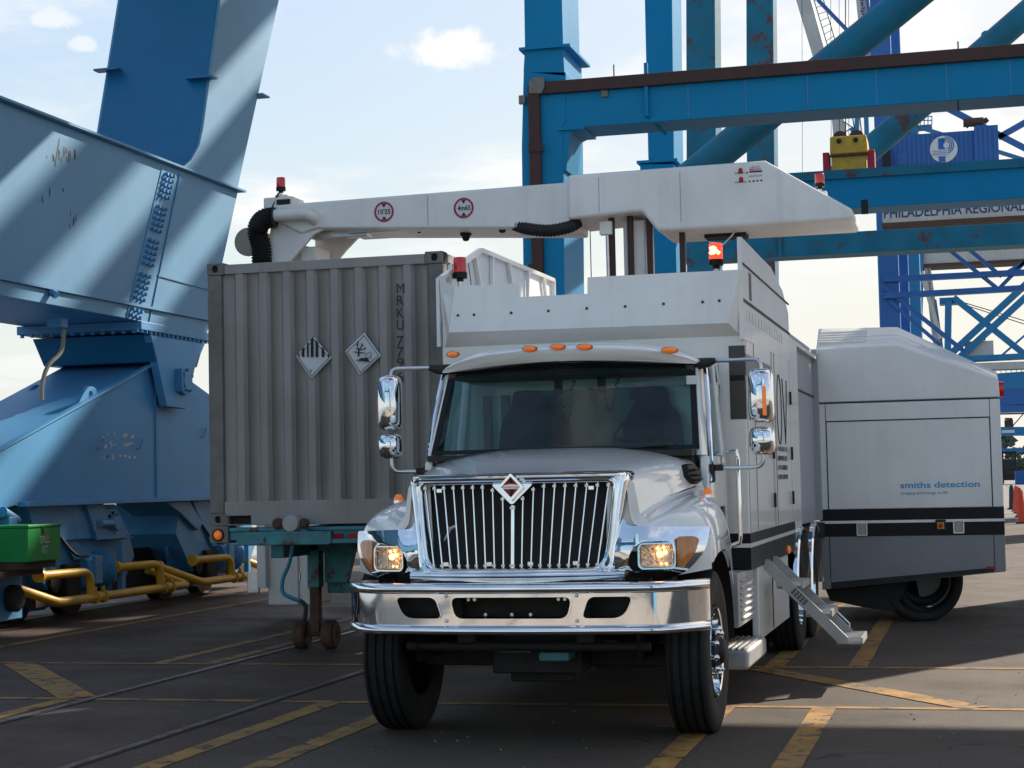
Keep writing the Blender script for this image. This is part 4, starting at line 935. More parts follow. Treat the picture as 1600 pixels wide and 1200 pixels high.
tb(MB().box(bp(432, 312, BF + .07), bp(452, 318, BF + .07) + Vector((0, .03, 0))), 'box_slot', 'under', inn)
q = bp(439, 299, BF + .2); beacon(q, .055, .17)
tb(MB().box(q - Vector((.06, .06, .09)), q + Vector((.09, .06, -.05))), 'beacon_bracket', 'whitematt', bevel=.01)
tb(MB().tube([q + Vector((-.0, -.08, -.03)), q + Vector((-.04, -.09, -.13)), q + Vector((-.10, -.1, -.26))], .012, 6), 'beacon_cable', 'black')
q = on('y', 20.6, 1281, 293); beacon(q, .055, .16); tb(MB().box(q - Vector((.06, .06, .20)), q + Vector((.08, .06, -.05))), 'beacon_bracket', 'whitematt', bevel=.01)
# underside gear
ug = MB(); a, b = bp(545, 357, BF + .3), bp(880, 357, BF + .3)
ug.box((a.x, BF + .25, a.z - .07), (b.x, BF + .85, a.z + .02)); ug.box((bp(470, 357).x, BF + .3, a.z - .10), (bp(560, 357).x, BF + .5, a.z - .02))
tb(ug, 'cable_tray', 'alu', inn, bevel=.008)
for px, py, y in ((728, 371, BF + .5), (785, 358, BF + .25), (655, 362, BF + .4), (580, 366, BF + .5)):
    q = bp(px, py, y); r_ = .05 if px > 700 else .022
    tb(MB().lathe([(0, -r_), (r_*.7, -r_*.75), (r_, 0), (r_, r_*.4), (r_*1.4, r_*.5), (r_*1.4, r_*1.1)], q, 'z', 16), 'dome_camera', 'under', inn)
corr([bp(805, 350, BF + .15), bp(825, 357, BF + .1), bp(858, 360, BF + .1), bp(890, 354, BF + .1), bp(903, 345, BF + .15)], .082, 'flexible_duct', inn, 26)
# turret posts
tb(MB().box(bp(973, 345, BF + .3), bp(1010, 440, BF + .3) + Vector((0, .6, 0))), 'turret_post', 'whitematt', bevel=.02)
for px in (956, 985, 1015, 1066):
    a = bp(px - 5, 348, BF + .25); b = bp(px + 6, 440, BF + .25)
    tb(MB().box((a.x, BF + .22, b.z - .3), (b.x, BF + .3, a.z + .1)), 'turret_rail', 'brown', bevel=.01)
tb(MB().cyl(bp(949, 368, BF + .2), bp(951, 440, BF + .2), .022), 'lift_cylinder', 'alu'); tb(MB().box(bp(936, 346, BF + .15), bp(956, 366, BF + .15) + Vector((0, .1, 0))), 'cylinder_head', 'silver', bevel=.01)
tb(MB().tube([bp(922, 360, BF), bp(924, 440, BF)], .006, 5), 'guy_wire', 'ink')
tb(MB().box(bp(1100, 356, BF + .5), bp(1165, 368, BF + .5) + Vector((0, .3, 0))), 'boom_fitting', 'under', boom)
tb(MB().tube([bp(1108, 378, BF), bp(1130, 382, BF), bp(1142, 370, BF), bp(1150, 360, BF + .3)], .008, 6), 'loose_wire', 'paper', boom)
for px in (1062, 935):
    a = bp(px, 262 if px > 1000 else 270); b = bp(px, 354 if px > 1040 else 338); tb(MB().box((a.x - .004, BF - .003, b.z + .05), (a.x + .004, BF + .01, a.z - .05)), 'boom_seam', 'greyl', boom)
a = bp(668, 306, BF + .06); b = bp(668, 352, BF + .06); tb(MB().box((a.x - .004, BF + .057, b.z), (a.x + .004, BF + .07, a.z)), 'boom_seam', 'greyl', inn)
# height-limit discs
def disc_sign(px, py, txt):
    c = bp(px, py, BF + .06 - .004); r_ = .124
    sg = tb(disc(MB(), c, r_, (0, -1, 0), 36), 'height_sign', 'paper', inn)
    tb(disc(MB(), c - Vector((0, .002, 0)), r_, (0, -1, 0), 36, r_*.80), 'sign_ring', 'inkred', inn)
    tt = MB()
    for s in (1, -1): tt.add([c + Vector((-.03, -.003, s*.095)), c + Vector((.03, -.003, s*.095)), c + Vector((0, -.003, s*.05))], [(0,1,2)])
    tb(tt, 'sign_arrow', 'ink', inn)
    tb(text_mb(txt, c + Vector((-.075, 0, -.028)), (1, 0, 0), (0, 0, 1), height=.060, width=.158, bold=.022), 'sign_lettering', 'ink', inn)
disc_sign(600, 331, "15'25"); disc_sign(724.5, 325, '4m65')
# boom notice
nb = MB()
for px, py in ((1157, 267), (1158, 281)):
    q = bp(px, py, BF - .003); nb.add([q + Vector((x, 0, z)) for x, z in ((-.025, -.03), (.025, -.03), (.025, .015), (.015, .034), (-.015, .034), (-.025, .015))], [range(6)])
tb(nb, 'notice_beacon', 'inkred', boom)
nk = MB()
for px0, px1, py in ((1166, 1168.5, 270), (1171, 1191, 268.5), (1170, 1172.5, 283.5), (1176, 1179, 283), (1182, 1185, 282.5), (1188, 1191, 282)):
    a = bp(px0, py, BF - .003); b = bp(px1, py, BF - .003); nk.box((a.x, BF - .004, a.z - .009), (b.x, BF - .002, a.z + .009))
tb(nk, 'notice_dash', 'ink', boom)
for s_, px, py, wv, mm in (('x-RAYS', 1171, 263, 16, 'inkred'), ('IMMINENT', 1171, 266.5, 19, 'inkred'), ('x-RAYS ON', 1170, 277, 21, 'inkred'), ('STEADY', 1148, 272.5, 16, 'ink'), ('FLASHING', 1148, 286.5, 18, 'ink')):
    a = bp(px, py, BF); b = bp(px + wv, py, BF); tb(text_mb(s_, a, (1, 0, .01), (0, 0, 1), width=(b.x-a.x), height=.020, bold=.01), 'notice_lettering', mm, boom)
# ---------------- source cabin on the right
x0, x1 = -1.690, .288
zt, zb0, zb1 = 2.455, .37, .56
srcv = MB()
# front outline (upper moulding) with shoulder slope
up = [bp(1274, 632), bp(1562, 617), bp(1558, 590), bp(1400, 540), bp(1283, 546), bp(1274, 560)]
bk_ = [bp(1274, 632, 20.6), bp(1562, 617, 20.6), on('y', 20.6, 1558, 584), on('y', 20.6, 1396, 508), on('y', 20.6, 1279, 512), on('y', 20.6, 1274, 514)]
upv = [Vector((x0, BF, zt)), Vector((x1, BF, zt)), Vector((x1 - .01, BF, bp(1558, 592).z)), Vector((bp(1400, 540).x, BF, bp(1400, 540).z)), Vector((x0 + .03, BF, bp(1285, 546).z)), Vector((x0, BF, bp(1285, 556).z))]
b2 = [Vector((x0, 20.55, zt)), Vector((x1, 20.55, zt)), Vector((x1 - .01, 20.55, upv[2].z + .10)), Vector((upv[3].x + .0, 20.55, upv[3].z + .25)), Vector((x0 + .03, 20.55, upv[3].z + .27)), Vector((x0, 20.55, upv[3].z + .27))]
b3 = [v + Vector((0, 2.6, 0)) for v in b2]
src = tb(MB().loft([upv, b2, b3], closed=True, cap=True), 'source_cabin', 'silver', bevel=.05, seg=4)
lo = MB(); lo.box((x0, BF, 1.26), (x1, 23.15, zt - .012)); tb(lo, 'cabin_wall', 'silver', src, bevel=.012)
sk = [Vector((x0, BF, .985)), Vector((x1, BF, .965)), Vector((x1, BF, zb1)), Vector((x0, BF, zb0))]
tb(MB().prism(sk, (0, 3.1, 0)), 'cabin_skirt', 'grey', src, bevel=.01)
ed = [Vector((x0 + .10, BF - .004, zb0 + .085)), Vector((x1 - .12, BF - .004, zb1 + .045)), Vector((x1 - .12, BF - .004, zb1)), Vector((x0 + .10, BF - .004, zb0 + .01))]
tb(MB().prism(ed, (0, .02, 0)), 'skirt_edge', 'blackm', src)
tb(MB().box((x0 - .002, BF - .004, .96), (x1 + .002, 23.1, 1.262)), 'black_band', 'black', src)
tb(MB().box((x0 - .004, BF - .008, 1.105), (x1 + .004, 23.0, 1.135)), 'white_pinstripe', 'white', src)
# door panel recessed seams
sm = MB()
px0, px1, pz = bp(1291, 700).x, bp(1547, 700).x, bp(1290, 660).z
sm.box((px0, BF - .003, 1.262), (px0 + .012, BF + .01, pz)); sm.box((px1, BF - .003, 1.262), (px1 + .012, BF + .01, pz)); sm.box((px0, BF - .0035, pz), (px1 + .012, BF + .01, pz + .014)); sm.box((x0 + .002, BF - .003, zt - .012), (x1 - .002, BF + .01, zt - .004))
sm.box((px0 - .0, BF - .0025, pz), (px0 + .006, BF + .01, zt - .012)); sm.box((px1 + .006, BF - .0025, pz), (px1 + .012, BF + .01, zt - .012))
sm.box((px0 + .002, BF - .0025, zb0 + .1), (px0 + .010, BF + .01, .96)); sm.box((px1 + .002, BF - .0025, zb1 + .02), (px1 + .010, BF + .01, .96))
tb(sm, 'panel_seam', 'rubber', src)
for px, py in ((1347, 827), (1498, 823)):
    q = bp(px, py); la = tb(plate(rrect(-.058, -.072, .058, .072, .012), [rrect(-.046, -.060, .046, .060, .008)], .016).map(lambda v: Vector((q.x + v.x, BF - .008 - v.z, q.z + v.y))), 'cabin_latch', 'alu', src, bevel=.003)
    tb(MB().box((q.x - .045, BF - .010, q.z - .06), (q.x + .045, BF - .006, q.z + .06)).box((q.x - .036, BF - .016, q.z - .052), (q.x + .036, BF - .008, q.z - .004)).box((q.x - .03, BF - .014, q.z + .008), (q.x + .03, BF - .008, q.z + .05)), 'latch_paddle', 'aluplate', src, bevel=.003)
q = bp(1470, 821); tb(MB().box((q.x - .055, BF - .03, q.z - .06), (q.x + .055, BF - .005, q.z + .065)), 'stop_box', 'blackm', src, bevel=.006)
tb(MB().box((q.x - .036, BF - .036, q.z - .036), (q.x + .036, BF - .028, q.z + .036)), 'stop_plate', 'yellow', src); tb(MB().lathe([(0, -.03), (.018, -.028), (.023, -.015), (.018, 0)], (q.x, BF - .034, q.z), 'y', 16), 'stop_button', 'inkred', src)
# vent grille up in the chamfer
va_, vb_ = bp(1281, 530, 20.3), bp(1354, 524, 20.3)
nr = Vector((0, -.27, .55)).normalized()
for k in range(5):
    t = .28 + k*.115; y = BF + .55*t + .02; z = upv[4].z + (b2[4].z - upv[4].z)*t
    tb(MB().obox((( va_.x + vb_.x)/2, y - .012, z + .012), (vb_.x - va_.x, .03, .016), Matrix.Rotation(rad(25), 3, 'X')), 'vent_slat', 'silver', src)
    tb(MB().obox((( va_.x + vb_.x)/2, y - .008, z - .018), (vb_.x - va_.x - .01, .012, .022), Matrix.Rotation(rad(25), 3, 'X')), 'vent_gap', 'black', src)
tb(MB().cyl((x1 - .004, BF + .35, bp(1562, 606).z), (x1 + .05, BF + .35, bp(1562, 606).z), .085, n=20), 'cabin_lamp', 'red', src)
tb(MB().box((bp(1541, 887).x, BF - .008, bp(1541, 887).z - .014), (bp(1556, 887).x, BF + .0, bp(1541, 887).z + .014)), 'reflector_strip', 'inkred', src)
a = bp(1407, 763); b = bp(1531, 762.5)
tb(text_mb('smiths detection', a + Vector((0, -.002, 0)), (1, 0, 0), (0, 0, 1), width=b.x - a.x, height=.068, bold=.012), 'cabin_lettering', 'inkblue', src)
a = bp(1408, 774); b = bp(1481, 773)
tb(text_mb('bringing technology to life', a + Vector((0, -.002, 0)), (1, 0, 0), (0, 0, 1), width=b.x - a.x, height=.040), 'cabin_lettering', 'inkblue', src)
tb(MB().prism([bp(1380, 900, 20.9), bp(1490, 890, 20.9), bp(1480, 935, 20.9), bp(1440, 952, 20.9), bp(1395, 945, 20.9)], (0, .9, 0)), 'loop_dark_backing', 'under', src)  # dark backing added so the inside of the cable loops looks dark
# underside pan and cable loop
tb(MB().prism([bp(1290, 921, 20.2), bp(1360, 915, 20.2), bp(1420, 905, 20.2), bp(1398, 956, 20.2), bp(1350, 949, 20.2), bp(1297, 938, 20.2)], (0, 2.0, 0)), 'cabin_underpan', 'under', src)
tb(MB().prism([bp(1430, 900, 20.7), bp(1505, 895, 20.7), bp(1503, 925, 20.7), bp(1490, 945, 20.7), bp(1440, 948, 20.7)], (0, 1.2, 0)), 'cabin_guard', 'grey', src)
for k, (cx, rx, rz, yy, r_) in enumerate(((1440, 54, 58, 20.30, .06), (1447, 44, 50, 20.45, .05), (1442, 34, 34, 20.55, .05))):
    c = bp(cx, 905, yy); sx_ = rx*20/FPX; sz_ = rz*20/FPX
    tb(MB().tube([c + Vector((sx_*math.cos(t), .05*math.sin(2*t), -sz_*math.sin(t))) for t in [-.25 + (math.pi + .5)*i/24 for i in range(25)]], r_, 12), 'cable_loop', 'tyre', src, smooth=60)
# ------------------------------------------------------------------ shipping container
KY = 16.1
KX0, KX1, KZ0, KZ1 = -7.29, -4.852, 1.275, 3.866
KO = thing('shipping_container', 'grey corrugated shipping container with two diamond placards, riding on the teal chassis', 'container', (-6.07, KY, KZ0))
def kb(mb, name, m, parent=KO, **k): return build(mb, name, X[m], parent, **k)
KL = 12.19
for x in (KX0, KX1):
    s = 1 if x == KX0 else -1
    kb(MB().box((x, KY, KZ0 + .118), (x + s*.15, KY + .14, KZ1 - .118)), 'corner_post', 'contrust', bevel=.012)
    kb(MB().box((x, KY + KL - .14, KZ0 + .118), (x + s*.15, KY + KL, KZ1 - .118)), 'corner_post', 'cont', bevel=.012)
    for z0, z1 in ((KZ0, KZ0 + .118), (KZ1 - .118, KZ1)):
        pl = plate([(0, 0), (.178, 0), (.178, .118), (0, .118)], [rpoly([(.055, .025), (.115, .025), (.115, .095), (.055, .095)], .028)], .03)
        c = kb(pl.map(lambda v, x=x, s=s, z0=z0: Vector((x + s*v.x, KY - .006 + v.z, z0 + v.y))), 'corner_casting', 'contrust', bevel=.006)
        kb(MB().box((x + s*.002, KY + .026, z0 + .001), (x + s*.176, KY + .16, z1 - .001)), 'casting_core', 'under', c)
        kb(MB().box((x, KY + KL - .16, z0), (x + s*.178, KY + KL + .005, z1)), 'corner_casting', 'contrust', bevel=.006)
kb(MB().box((KX0 + .18, KY + .004, KZ1 - .115), (KX1 - .18, KY + .10, KZ1 - .018)), 'top_rail', 'cont', bevel=.008)
kb(plate([(KX0 + .155, KZ0 + .002), (KX1 - .155, KZ0 + .002), (KX1 - .155, KZ0 + .235), (KX0 + .155, KZ0 + .235)], [[(KX0 + .185, KZ0 + .012), (KX0 + .43, KZ0 + .012), (KX0 + .43, KZ0 + .095), (KX0 + .185, KZ0 + .095)]], .08).map(lambda v: Vector((v.x, KY + .004 + v.z, v.y))), 'bottom_rail', 'cont', bevel=.006)
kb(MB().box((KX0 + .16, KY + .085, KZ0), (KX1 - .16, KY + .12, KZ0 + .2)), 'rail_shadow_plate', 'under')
# corrugated front wall: real folds
wx0, wx1 = KX0 + .15, KX1 - .15; pitch = (wx1 - wx0)/8.62
prof = []; x = wx0
while x < wx1:
    for dx, dy in ((0, .050), (.485, .050), (.60, .012), (.885, .012), (.985, .050)):
        xx = x + dx*pitch
        if xx <= wx1: prof.append((xx, KY + dy))
    x += pitch
prof.append((wx1, KY + .05))
def wall_z(z): return [Vector((a, b, z)) for a, b in prof]
kb(MB().loft([wall_z(KZ0 + .232), wall_z(KZ1 - .112)]), 'front_wall', 'cont', smooth=25, bevel=.006)
sp = []; y = KY + .14
while y < KY + KL - .2:
    sp += [(y, .04), (y + .07, .04), (y + .13, .004), (y + .20, .004), (y + .26, .04)]; y += .276
for xw, s in ((KX0, 1), (KX1, -1)):
    kb(MB().loft([[Vector((xw + s*d, yy, z)) for yy, d in sp] for z in (KZ0 + .15, KZ1 - .08)]), 'side_wall', 'cont', smooth=25)
    kb(MB().box((xw + s*.002, KY + .178, KZ1 - .09), (xw + s*.06, KY + KL - .17, KZ1 - .01)).box((xw + s*.002, KY + .178, KZ0 + .01), (xw + s*.06, KY + KL - .17, KZ0 + .16)), 'side_rail', 'cont')
kb(MB().box((KX0 + .02, KY + .03, KZ1 - .06), (KX1 - .02, KY + KL - .05, KZ1 - .025)).box((KX0 + .02, KY + .12, KZ0 + .02), (KX1 - .02, KY + KL - .02, KZ0 + .15)).box((KX0 + .1, KY + KL - .06, KZ0 + .1), (KX1 - .1, KY + KL - .02, KZ1 - .1)), 'roof_and_floor', 'cont')
kf = lambda px, py, d=.008: on('y', KY + d, px, py)
for ch, py in (('M', 459), ('R', 477.5), ('K', 497), ('U', 516), ('7', 541), ('7', 558), ('9', 575), ('6', 597)):
    a = kf(620, py); kb(text_mb(ch, a, (1, 0, 0), (0, 0, 1), height=.098, width=.070 if ch != 'M' else .078, off=0, bold=.008 if ch != 'M' else 0), 'container_lettering', 'inkb')
def placard(pts, inset):
    P_ = [kf(*p, d=.004) for p in pts]; c = sum(P_, Vector())/4
    # paper bends over the folds a little
    G = []; n = 16
    def pos(u, v):
        q = (P_[0]*(1-u) + P_[1]*u)*(1-v) + (P_[3]*(1-u) + P_[2]*u)*v
        return Vector((q.x, KY - .002 + .006*math.sin(q.x*2*math.pi/pitch + 1) + .003*math.sin(q.z*9), q.z))
    for i in range(n+1): G.append([pos(i/n, j/n) for j in range(n+1)])
    ob = kb(MB().loft(G), 'placard', 'paper', smooth=60, solid=.0015)
    lw = .007; bm_ = MB()
    def seg(u0, v0, u1, v1, w_=.010, k=10, off=.0035):
        for i in range(k):
            a = (u0 + (u1-u0)*i/k, v0 + (v1-v0)*i/k); b = (u0 + (u1-u0)*(i+1)/k, v0 + (v1-v0)*(i+1)/k)
            p0, p1 = pos(*a), pos(*b); d = (p1 - p0).normalized(); nn = Vector((-d.z, 0, d.x))*w_/2; o = Vector((0, -off, 0))
            bm_.add([p0 - nn + o, p1 - nn + o, p1 + nn + o, p0 + nn + o], [(0,1,2,3)])
    e = inset
    for q in ((e, e, 1-e, e), (1-e, e, 1-e, 1-e), (1-e, 1-e, e, 1-e), (e, 1-e, e, e)): seg(*q, w_=.006)
    return ob, pos, seg, bm_, c
# class 9: stripes on the upper half (corner order: top, right, bottom, left)
ob, pos, seg, bm_, c9 = placard([(490, 526), (519, 559), (487, 592), (463, 557)], .07)
for px, w_ in ((468, 1.8), (475, 4), (482, 2.6), (488.5, 4.4), (496, 4.4), (506, 4.4), (515, 3)):
    # vertical bar from mid-height up to the diamond edge
    pm = 558; ang = (px - 490)/(29 if px > 490 else 27); top = 526 + 32*abs(ang) + .5
    a0, a1 = kf(px - w_/2, pm), kf(px + w_/2, pm); b0, b1 = kf(px - w_/2, top + (1 if px > 490 else -1)*-w_*.5), kf(px + w_/2, top + (1 if px > 490 else -1)*w_*.5)
    for q in (a0, a1, b0, b1): q.y = KY - .0125 + .006*math.sin(q.x*2*math.pi/pitch + 1)*1.0
    bm_.add([a0, a1, b1, b0], [(0,1,2,3)])
kb(bm_, 'placard_print', 'ink', ob)
a = kf(485, 583); kb(text_mb('9', Vector((a.x, KY - .013, a.z)), (1, 0, 0), (0, 0, 1), height=.035, off=0), 'placard_print', 'ink', ob)
ob, pos, seg, bm_, ce = placard([(569.5, 519.5), (596, 556), (562.5, 586.5), (539.5, 549)], .07)
def stroke(pts, w_):
    for (x0, y0), (x1, y1) in zip(pts[:-1], pts[1:]):
        p0, p1 = kf(x0, y0), kf(x1, y1)
        for q in (p0, p1): q.y = KY - .0125 + .006*math.sin(q.x*2*math.pi/pitch + 1)
        d = (p1-p0).normalized(); nn = Vector((-d.z, 0, d.x))*w_/2*.006
        bm_.add([p0-nn, p1-nn*.8, p1+nn*.8, p0+nn], [(0,1,2,3)])
stroke([(561, 557), (561.5, 546)], 3.0); stroke([(561.5, 547), (559, 540), (561, 534)], 1.8); stroke([(560, 541), (557, 538)], 1.3); stroke([(561.5, 547), (566, 541), (566, 536)], 1.8); stroke([(566, 541), (569, 539)], 1.3)
stroke([(561.5, 547), (556, 544)], 1.4); stroke([(563, 546), (570, 546), (572, 542)], 1.6); stroke([(554, 550), (572, 552)], 1.6)
bm_.add([Vector((q.x, KY - .012 + .006*math.sin(q.x*2*math.pi/pitch + 1), q.z)) for q in (kf(555, 563), kf(561, 562), kf(565, 559.5), kf(576, 559), kf(577, 563), kf(580, 566))], [range(6)])
stroke([(571, 558), (574, 553), (579, 550), (582, 552), (580, 557), (576, 560), (571, 558)], .8); stroke([(580, 557), (582, 561)], .8)
kb(bm_, 'placard_print', 'ink', ob)
# ------------------------------------------------------------------ container chassis
CH = thing('chassis_trailer', 'weathered teal container chassis under the grey container, resting on its landing leg', 'trailer', (-6.07, KY, 0))
def cb_(mb, name, m, parent=CH, **k): return build(mb, name, X[m], parent, **k)
YF = KY - .02
cf = lambda px, py, y=YF: on('y', y, px, py)
for x0 in (KX0 + .0, KX1 - .2):
    cb_(MB().box((x0, YF, 1.105), (x0 + .20, YF + .22, KZ0 - .004)), 'corner_lock', 'contrust' if x0 < -6 else 'teal', bevel=.012)
q = cf(341, 836); q.y = YF
lm_ = cb_(MB().lathe([(0, -.03), (.03, -.028), (.045, -.015), (.05, 0)], q, 'y', 18), 'marker_lamp', 'orange'); cb_(MB().lathe([(.048, -.02), (.062, -.016), (.064, 0)], q, 'y', 18), 'lamp_gasket', 'rubber', lm_)
cb_(MB().box((KX0 + .205, YF + .03, 1.13), (KX1 - .205, YF + .18, KZ0 - .03)).box((KX0 + .205, YF + .01, KZ0 - .06), (KX1 - .205, YF + .22, KZ0 - .022)), 'front_bolster', 'teal', bevel=.008)
a, b = cf(370, 832, YF - .28), cf(518, 851, YF - .28)
cb_(MB().box((a.x, YF - .30, b.z), (b.x, YF - .20, a.z)), 'bumper_beam', 'teal', bevel=.012)
cb_(MB().box((b.x - .002, YF - .28, b.z + .01), (b.x + .75, YF + .03, b.z + .05)).box((a.x + .1, YF - .25, b.z + .03), (a.x + .25, YF + .05, a.z - .03)).box((b.x - .3, YF - .25, b.z + .03), (b.x - .1, YF + .05, a.z - .03)), 'bumper_bracket', 'teal', bevel=.008)
a, b = cf(425, 812, YF - .1), cf(482, 831, YF - .1)
tw = cb_(MB().prism([Vector((a.x, YF - .14, b.z)), Vector((b.x, YF - .14, b.z)), Vector((b.x - .03, YF - .14, a.z)), Vector((a.x + .03, YF - .14, a.z))], (0, .10, 0)), 'coupling_bracket', 'teal', bevel=.01)
for px, r_ in ((434, .055), (475, .05)):
    c = cf(px, 818, YF - .15); cb_(MB().lathe([(0, -.03), (r_*.6, -.03), (r_, -.015), (r_, .02)], c, 'y', 12), 'air_coupling', 'rust', tw)
c = cf(456, 818, YF - .15); cb_(MB().lathe([(0, -.05), (.075, -.045), (.095, -.02), (.10, .0), (.10, .03)], c, 'y', 18), 'socket', 'aluplate', tw)
for px in (527, 552):
    a = cf(px, 838, YF + .0); cb_(MB().box((a.x - .05, YF - .003, a.z - .03), (a.x + .05, YF + .04, a.z + .03)), 'reflector', 'inkred')
for x in (-6.62, -5.52):
    cb_(MB().box((x - .07, YF + .1, .95), (x + .07, YF + 12.2, 1.235)), 'main_rail', 'teal', bevel=.01)
for k in range(6): cb_(MB().box((-6.55, YF + .8 + 2*k, 1.0), (-5.6, YF + .9 + 2*k, 1.2)), 'cross_member', 'teal')
cb_(MB().box((KX0 + .1, YF + 11.9, 1.1), (KX1 - .1, YF + 12.2, KZ0 - .004)), 'rear_bolster', 'teal')
# landing legs
gx = cf(493, 900, 16.95).x
def landing(gx):
    lg = cb_(MB().box((gx - .065, 16.88, .62), (gx + .065, 17.02, 1.16)), 'landing_leg', 'teal', bevel=.012)
    cb_(MB().box((gx - .05, 16.9, .16), (gx + .05, 17.0, .66)), 'inner_leg', 'rust', lg, bevel=.01)
    cb_(MB().cyl((gx - .21, 16.95, .15), (gx + .21, 16.95, .15), .03), 'axle', 'rust', lg)
    for s in (-1, 1): cb_(MB().lathe([(.03, s*.09), (.12, s*.085), (.145, s*.11), (.145, s*.20), (.12, s*.22), (.03, s*.215)], (gx, 16.95, .145), 'x', 22), 'landing_wheel', 'rust', lg, bevel=.006)
landing(gx); landing(gx + 1.15)
a, b = cf(500, 862, 17.1), cf(521, 910, 17.1)
cb_(MB().prism([(gx + .08, 17.0, 1.15), (gx + .45, 17.0, 1.15), (gx + .32, 17.0, .66), (gx + .08, 17.0, .66)], (0, .08, 0)), 'leg_brace', 'teal', bevel=.006)
cb_(MB().box((gx + .07, 17.1, .55), (gx + 1.1, 17.18, .66)), 'leg_crossbar', 'teal')
def catm(pts, n=8):
    out = []; k = len(pts)-1
    for i in range(k*n+1):
        t = i/n; j = min(int(t), k-1); u = t-j; p0, p1, p2, p3 = [Vector(pts[max(0, min(k, q))]) for q in (j-1, j, j+1, j+2)]
        out.append(.5*((2*p1) + (p2-p0)*u + (2*p0-5*p1+4*p2-p3)*u*u + (-p0+3*p1-3*p2+p3)*u**3))
    return out
cb_(MB().tube(catm([cf(458, 850), cf(452, 880), cf(442, 905), cf(442, 925), cf(455, 934), cf(470, 939)]), .020, 8), 'brake_hose', 'teal_hose'); cb_(MB().tube(catm([cf(469, 938.5), cf(477, 946), cf(477, 960), cf(474, 972)]), .022, 8), 'hose_end', 'rubber')
rl = CH
for y in (26.6, 27.9):
    for x in (-7.05, -5.1):
        c = (x, y, .51)
        ty = cb_(MB().lathe([(.28, -.25), (.48, -.26), (.515, -.2), (.515, .2), (.48, .26), (.28, .25)], c, 'x', 32), 'wheel', 'tyre'); cb_(MB().lathe([(.28, .2), (.2, .05), (0, .05)], c, 'x', 20), 'rim', 'contrust', ty)
cb_(MB().box((-6.9, 26.4, .45), (-5.2, 28.1, .95)), 'suspension', 'under')

# ------------------------------------------------------------------ the quay crane over the lane
C1 = thing('ship_to_shore_crane', 'pale blue quay crane with slanted leg, bolted sill and yellow pipe guards beside grey container', 'crane', (-11.95, 24, 0))
def c1(mb, name, m, parent=C1, **k): return build(mb, name, X[m], parent, **k)
SXF, SXB = -11.0, -12.78            # outer faces of the water-side leg frame
def crane_side(xf, xb, full):
    sg = 1 if xf > xb else -1
    f = lambda px, py: on('x', -11.0, px, py)
    fx = lambda p_, x=xf: Vector((x, p_.y, p_.z))
    zb, zt = 3.955, 6.265
    ztip = f(437, 0)
    yr0, yr1 = f(372, 300).y, f(324, 506).y           # slanted end
    # sill
    y_s = -3.0
    sill = [Vector((xf, y_s, zb)), Vector((xf, yr1, zb)), Vector((xf, yr0, zt)), Vector((xf, y_s, zt))]
    so_ = c1(MB().prism(sill, (xb - xf, 0, 0)), 'sill_beam', 'c1', bevel=.012)
    c1(MB().box((xf + sg*.10, y_s, zt + .001), (xb - sg*.10, yr0 + .1, zt + .032)), 'sill_top_flange', 'c1', so_)
    if not full:
        pass
    # leg: leaning box on top of the sill
    k = (f(437, 0).y - yr0)/(f(437, 0).z - zt)
    H_ = 34.0
    yl0 = f(285, 262).y; kl = (f(345, 0).y - f(318, 200).y)/(f(345, 0).z - f(318, 200).z)
    ylz = lambda z: f(318, 200).y + kl*(z - f(318, 200).z)
    yrz = lambda z: yr0 + k*(z - zt)
    top = 13.2
    cur = [f(318, 200), f(312, 228), f(300, 250), f(285, 263), f(262, 272)]
    face = [fx(Vector((0, yrz(top), top))), fx(Vector((0, ylz(top), top)))] + [fx(q) for q in cur] + [Vector((xf, cur[-1].y, zt)), Vector((xf, yr0 - .03, zt))]
    mb = MB().prism([v - Vector((sg*.004, 0, 0)) for v in face], (xb - xf + sg*.008, 0, 0))
    lg = c1(mb, 'leg', 'c1', bevel=.01)
    # leg web turned from the sun: its shade painted in as deeper blue
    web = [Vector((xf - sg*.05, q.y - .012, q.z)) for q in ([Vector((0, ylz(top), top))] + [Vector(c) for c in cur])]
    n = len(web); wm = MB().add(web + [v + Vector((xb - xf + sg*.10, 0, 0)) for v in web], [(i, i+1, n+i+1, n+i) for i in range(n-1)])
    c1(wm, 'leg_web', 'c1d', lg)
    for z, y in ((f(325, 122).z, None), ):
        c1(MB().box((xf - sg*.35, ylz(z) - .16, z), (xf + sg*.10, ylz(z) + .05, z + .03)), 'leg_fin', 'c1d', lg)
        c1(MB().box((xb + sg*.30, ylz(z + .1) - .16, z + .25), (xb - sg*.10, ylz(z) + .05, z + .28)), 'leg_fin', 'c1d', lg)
    z = f(405, 150).z
    c1(MB().box((xf - sg*.20, yrz(z) - .08, z), (xf + sg*.10, yrz(z) + .22, z + .025)), 'leg_fin', 'c1', lg)
    return zb, zt, yr0, yr1, so_, lg, f
zb, zt, yr0, yr1, sill, leg1, ff = crane_side(SXF, SXB, True)
